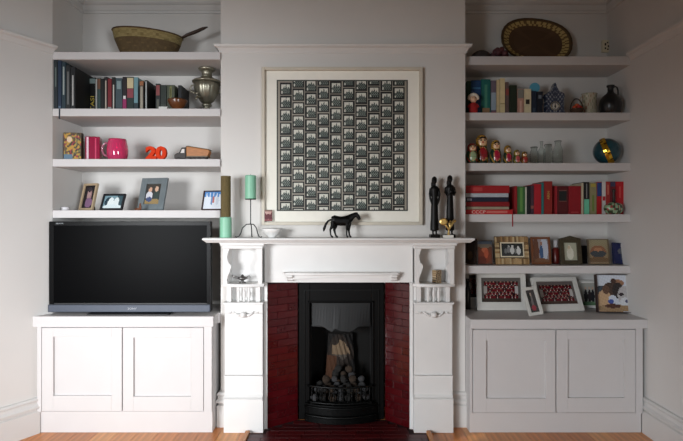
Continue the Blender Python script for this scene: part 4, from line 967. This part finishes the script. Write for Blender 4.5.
pic(blobs((62,64,64),[(.2,.4,.07,.2,(110,112,112)),(.33,.5,.08,.25,(120,122,122)),(.50,.45,.10,.30,(196,198,196)),(.52,.78,.05,.08,(206,206,202)),(.66,.42,.06,.22,(112,114,112)),(.80,.40,.10,.28,(198,200,198)),(.78,.70,.05,.08,(210,210,206)),(.34,.76,.05,.08,(160,160,156))],(46,50,50),jit=10),ww-.014,hh-.014,rf,-.0155,zz+.007,30,20)
frame('reddish-brown wooden frame with photo of a person in blue indoors', 541.2,3.26,z,.122,.172,.013,WD((112,66,38)),blobs((150,140,140),[(.2,.5,.2,.6,(104,70,56)),(.75,.6,.25,.5,(186,192,204)),(.55,.42,.12,.34,(66,92,128)),(.55,.82,.07,.09,(150,110,90)),(.5,.05,.6,.12,(120,84,62))],jit=8),10,0,ny=28)
o=thing('candle_jar','small dark red jar with white lid between two frames','jar',(X(555.6,3.32),3.32,z)); MB().lathe([(.001,0),(.022,0),(.024,.01),(.024,.09),(.014,.104)],20).build('jar',mat((96,28,24),.3),o,smooth=True); MB().lathe([(.012,.1045),(.013,.108),(.013,.150),(.001,.150)],16).build('lid',mat((186,184,186),.4),o)
frame('dark olive ornate frame with peaked top and pale portrait', 570.6,3.25,z,.134,.162,.026,mat((72,64,48),.5,.3,noise=.3,scale=60,bump=.4),blobs((170,170,150),[(.5,.38,.26,.34,(214,212,196)),(.45,.62,.14,.26,(208,204,186)),(.42,.74,.09,.1,(196,176,150))],jit=6),9,0,peak=.018,t=.018)
o=MB().box(-.022,.022,0,.03,0,.115).build('black_box',mat((20,18,18),.5),bevel=.002); o.location=(X(584.2,3.33),3.33,z); tag(o,'narrow black box standing between the ornate frame and the hill picture','box')
frame('square picture of a brown hill with blue water, thin edge', 598.6,3.25,z,.129,.158,.003,WD((110,96,76)),blobs((132,110,84),[(.5,.50,.40,.26,(140,96,70)),(.5,.42,.40,.14,(64,70,74)),(.5,.60,.22,.08,(170,120,86)),(.5,.18,.7,.10,(112,88,62)),(.5,.04,.7,.06,(140,118,90))],(150,142,112),jit=12),9,0,t=.02,backcol=(60,50,40))
frame('dark blue leaning card with pale gold emblem near the right wall', 621.4,3.26,z,.122,.134,.003,WD((20,30,72)),blobs((20,30,78),[(.45,.62,.14,.14,(92,96,104)),(.58,.70,.10,.10,(110,112,116)),(.60,.86,.12,.06,(170,170,176)),(.5,.35,.03,.2,(60,66,90))],jit=5),12,10,roll=5,t=.012)
# ------------------------------------------------------------------ right worktop: frames
z=.6605
WF=mat((206,204,198),.4,noise=.04)
bo=thing('black_bottle','slim black bottle at the left end of the right cabinet top','bottle',(X(465.8,3.34)+.012,3.34,z)); MB().lathe([(.001,0),(.018,0),(.019,.01),(.019,.12),(.009,.15),(.009,.18),(.001,.18)],20).build('body',mat((18,20,18),.2),bo,smooth=True); MB().lathe([(.0085,.1805),(.0105,.182),(.0105,.196),(.001,.197)],14).build('stopper',mat((26,22,20),.5),bo)
frame('white frame with group photo at the back left, partly behind another frame', 474.5,3.40,z+.0,.10,.23,.012,WF,grp(3),8,0,matw=.006,fb=.06)
frame('large white frame with maroon sports team group photo, left of the small tilted frame', 501.3,3.30,z,.312,.235,.030,WF,grp(4,(92,88,84),(54,46,40)),7,0,t=.02,fb=.052,nx=60,ny=40)
frame('small white upright frame tilted in front of the two team photos', 535.8,3.12,z,.094,.172,.018,WF,blobs((70,66,66),[(.5,.5,.14,.36,(112,106,106)),(.5,.2,.25,.12,(150,60,70)),(.3,.7,.14,.2,(44,48,46)),(.5,.8,.1,.08,(160,140,130))],jit=10),20,12,roll=-6,t=.014)
frame('large white frame with maroon team photo, right of the small tilted frame', 560.5,3.24,z,.306,.222,.026,WF,grp(4,(96,88,86),(66,48,40)),26,8,t=.02,fb=.045,nx=60,ny=40)
frame('pale frame with formal group photo behind the family picture', 589,3.39,z,.128,.178,.012,WF,blobs((150,150,144),[(.3,.4,.12,.3,(44,42,44)),(.55,.4,.12,.3,(50,44,46)),(.78,.4,.12,.3,(42,42,46)),(.3,.76,.06,.07,(190,160,140)),(.55,.76,.06,.07,(190,160,140)),(.78,.76,.06,.07,(190,160,140)),(.5,.05,.6,.12,(90,120,90))],(170,168,160)),6,0,matw=.004)
frame('family snapshot print on a thick dark-edged stand near the right wall', 614.2,3.22,z,.214,.232,.003,WD((60,44,40)),blobs((196,200,208),[(.15,.55,.2,.16,(60,70,80)),(.62,.78,.18,.10,(150,110,84)),(.5,.82,.08,.10,(72,50,42)),(.40,.55,.24,.25,(70,54,46)),(.62,.58,.16,.22,(46,40,40)),(.22,.25,.22,.34,(190,156,120)),(.80,.45,.2,.26,(180,176,176)),(.45,.35,.12,.10,(196,204,216)),(.40,.28,.08,.06,(60,80,150)),(.80,.28,.14,.12,(206,208,212)),(.85,.30,.05,.05,(80,80,110)),(.5,.10,.5,.10,(152,124,92)),(.45,.16,.22,.06,(80,50,40)),(.70,.48,.08,.04,(50,40,44)),(.28,.60,.10,.12,(96,70,56)),(.97,.5,.05,.6,(110,90,90))],(206,212,222),jit=8),10,-8,t=.045,nx=44,ny=44,backcol=(50,38,36))
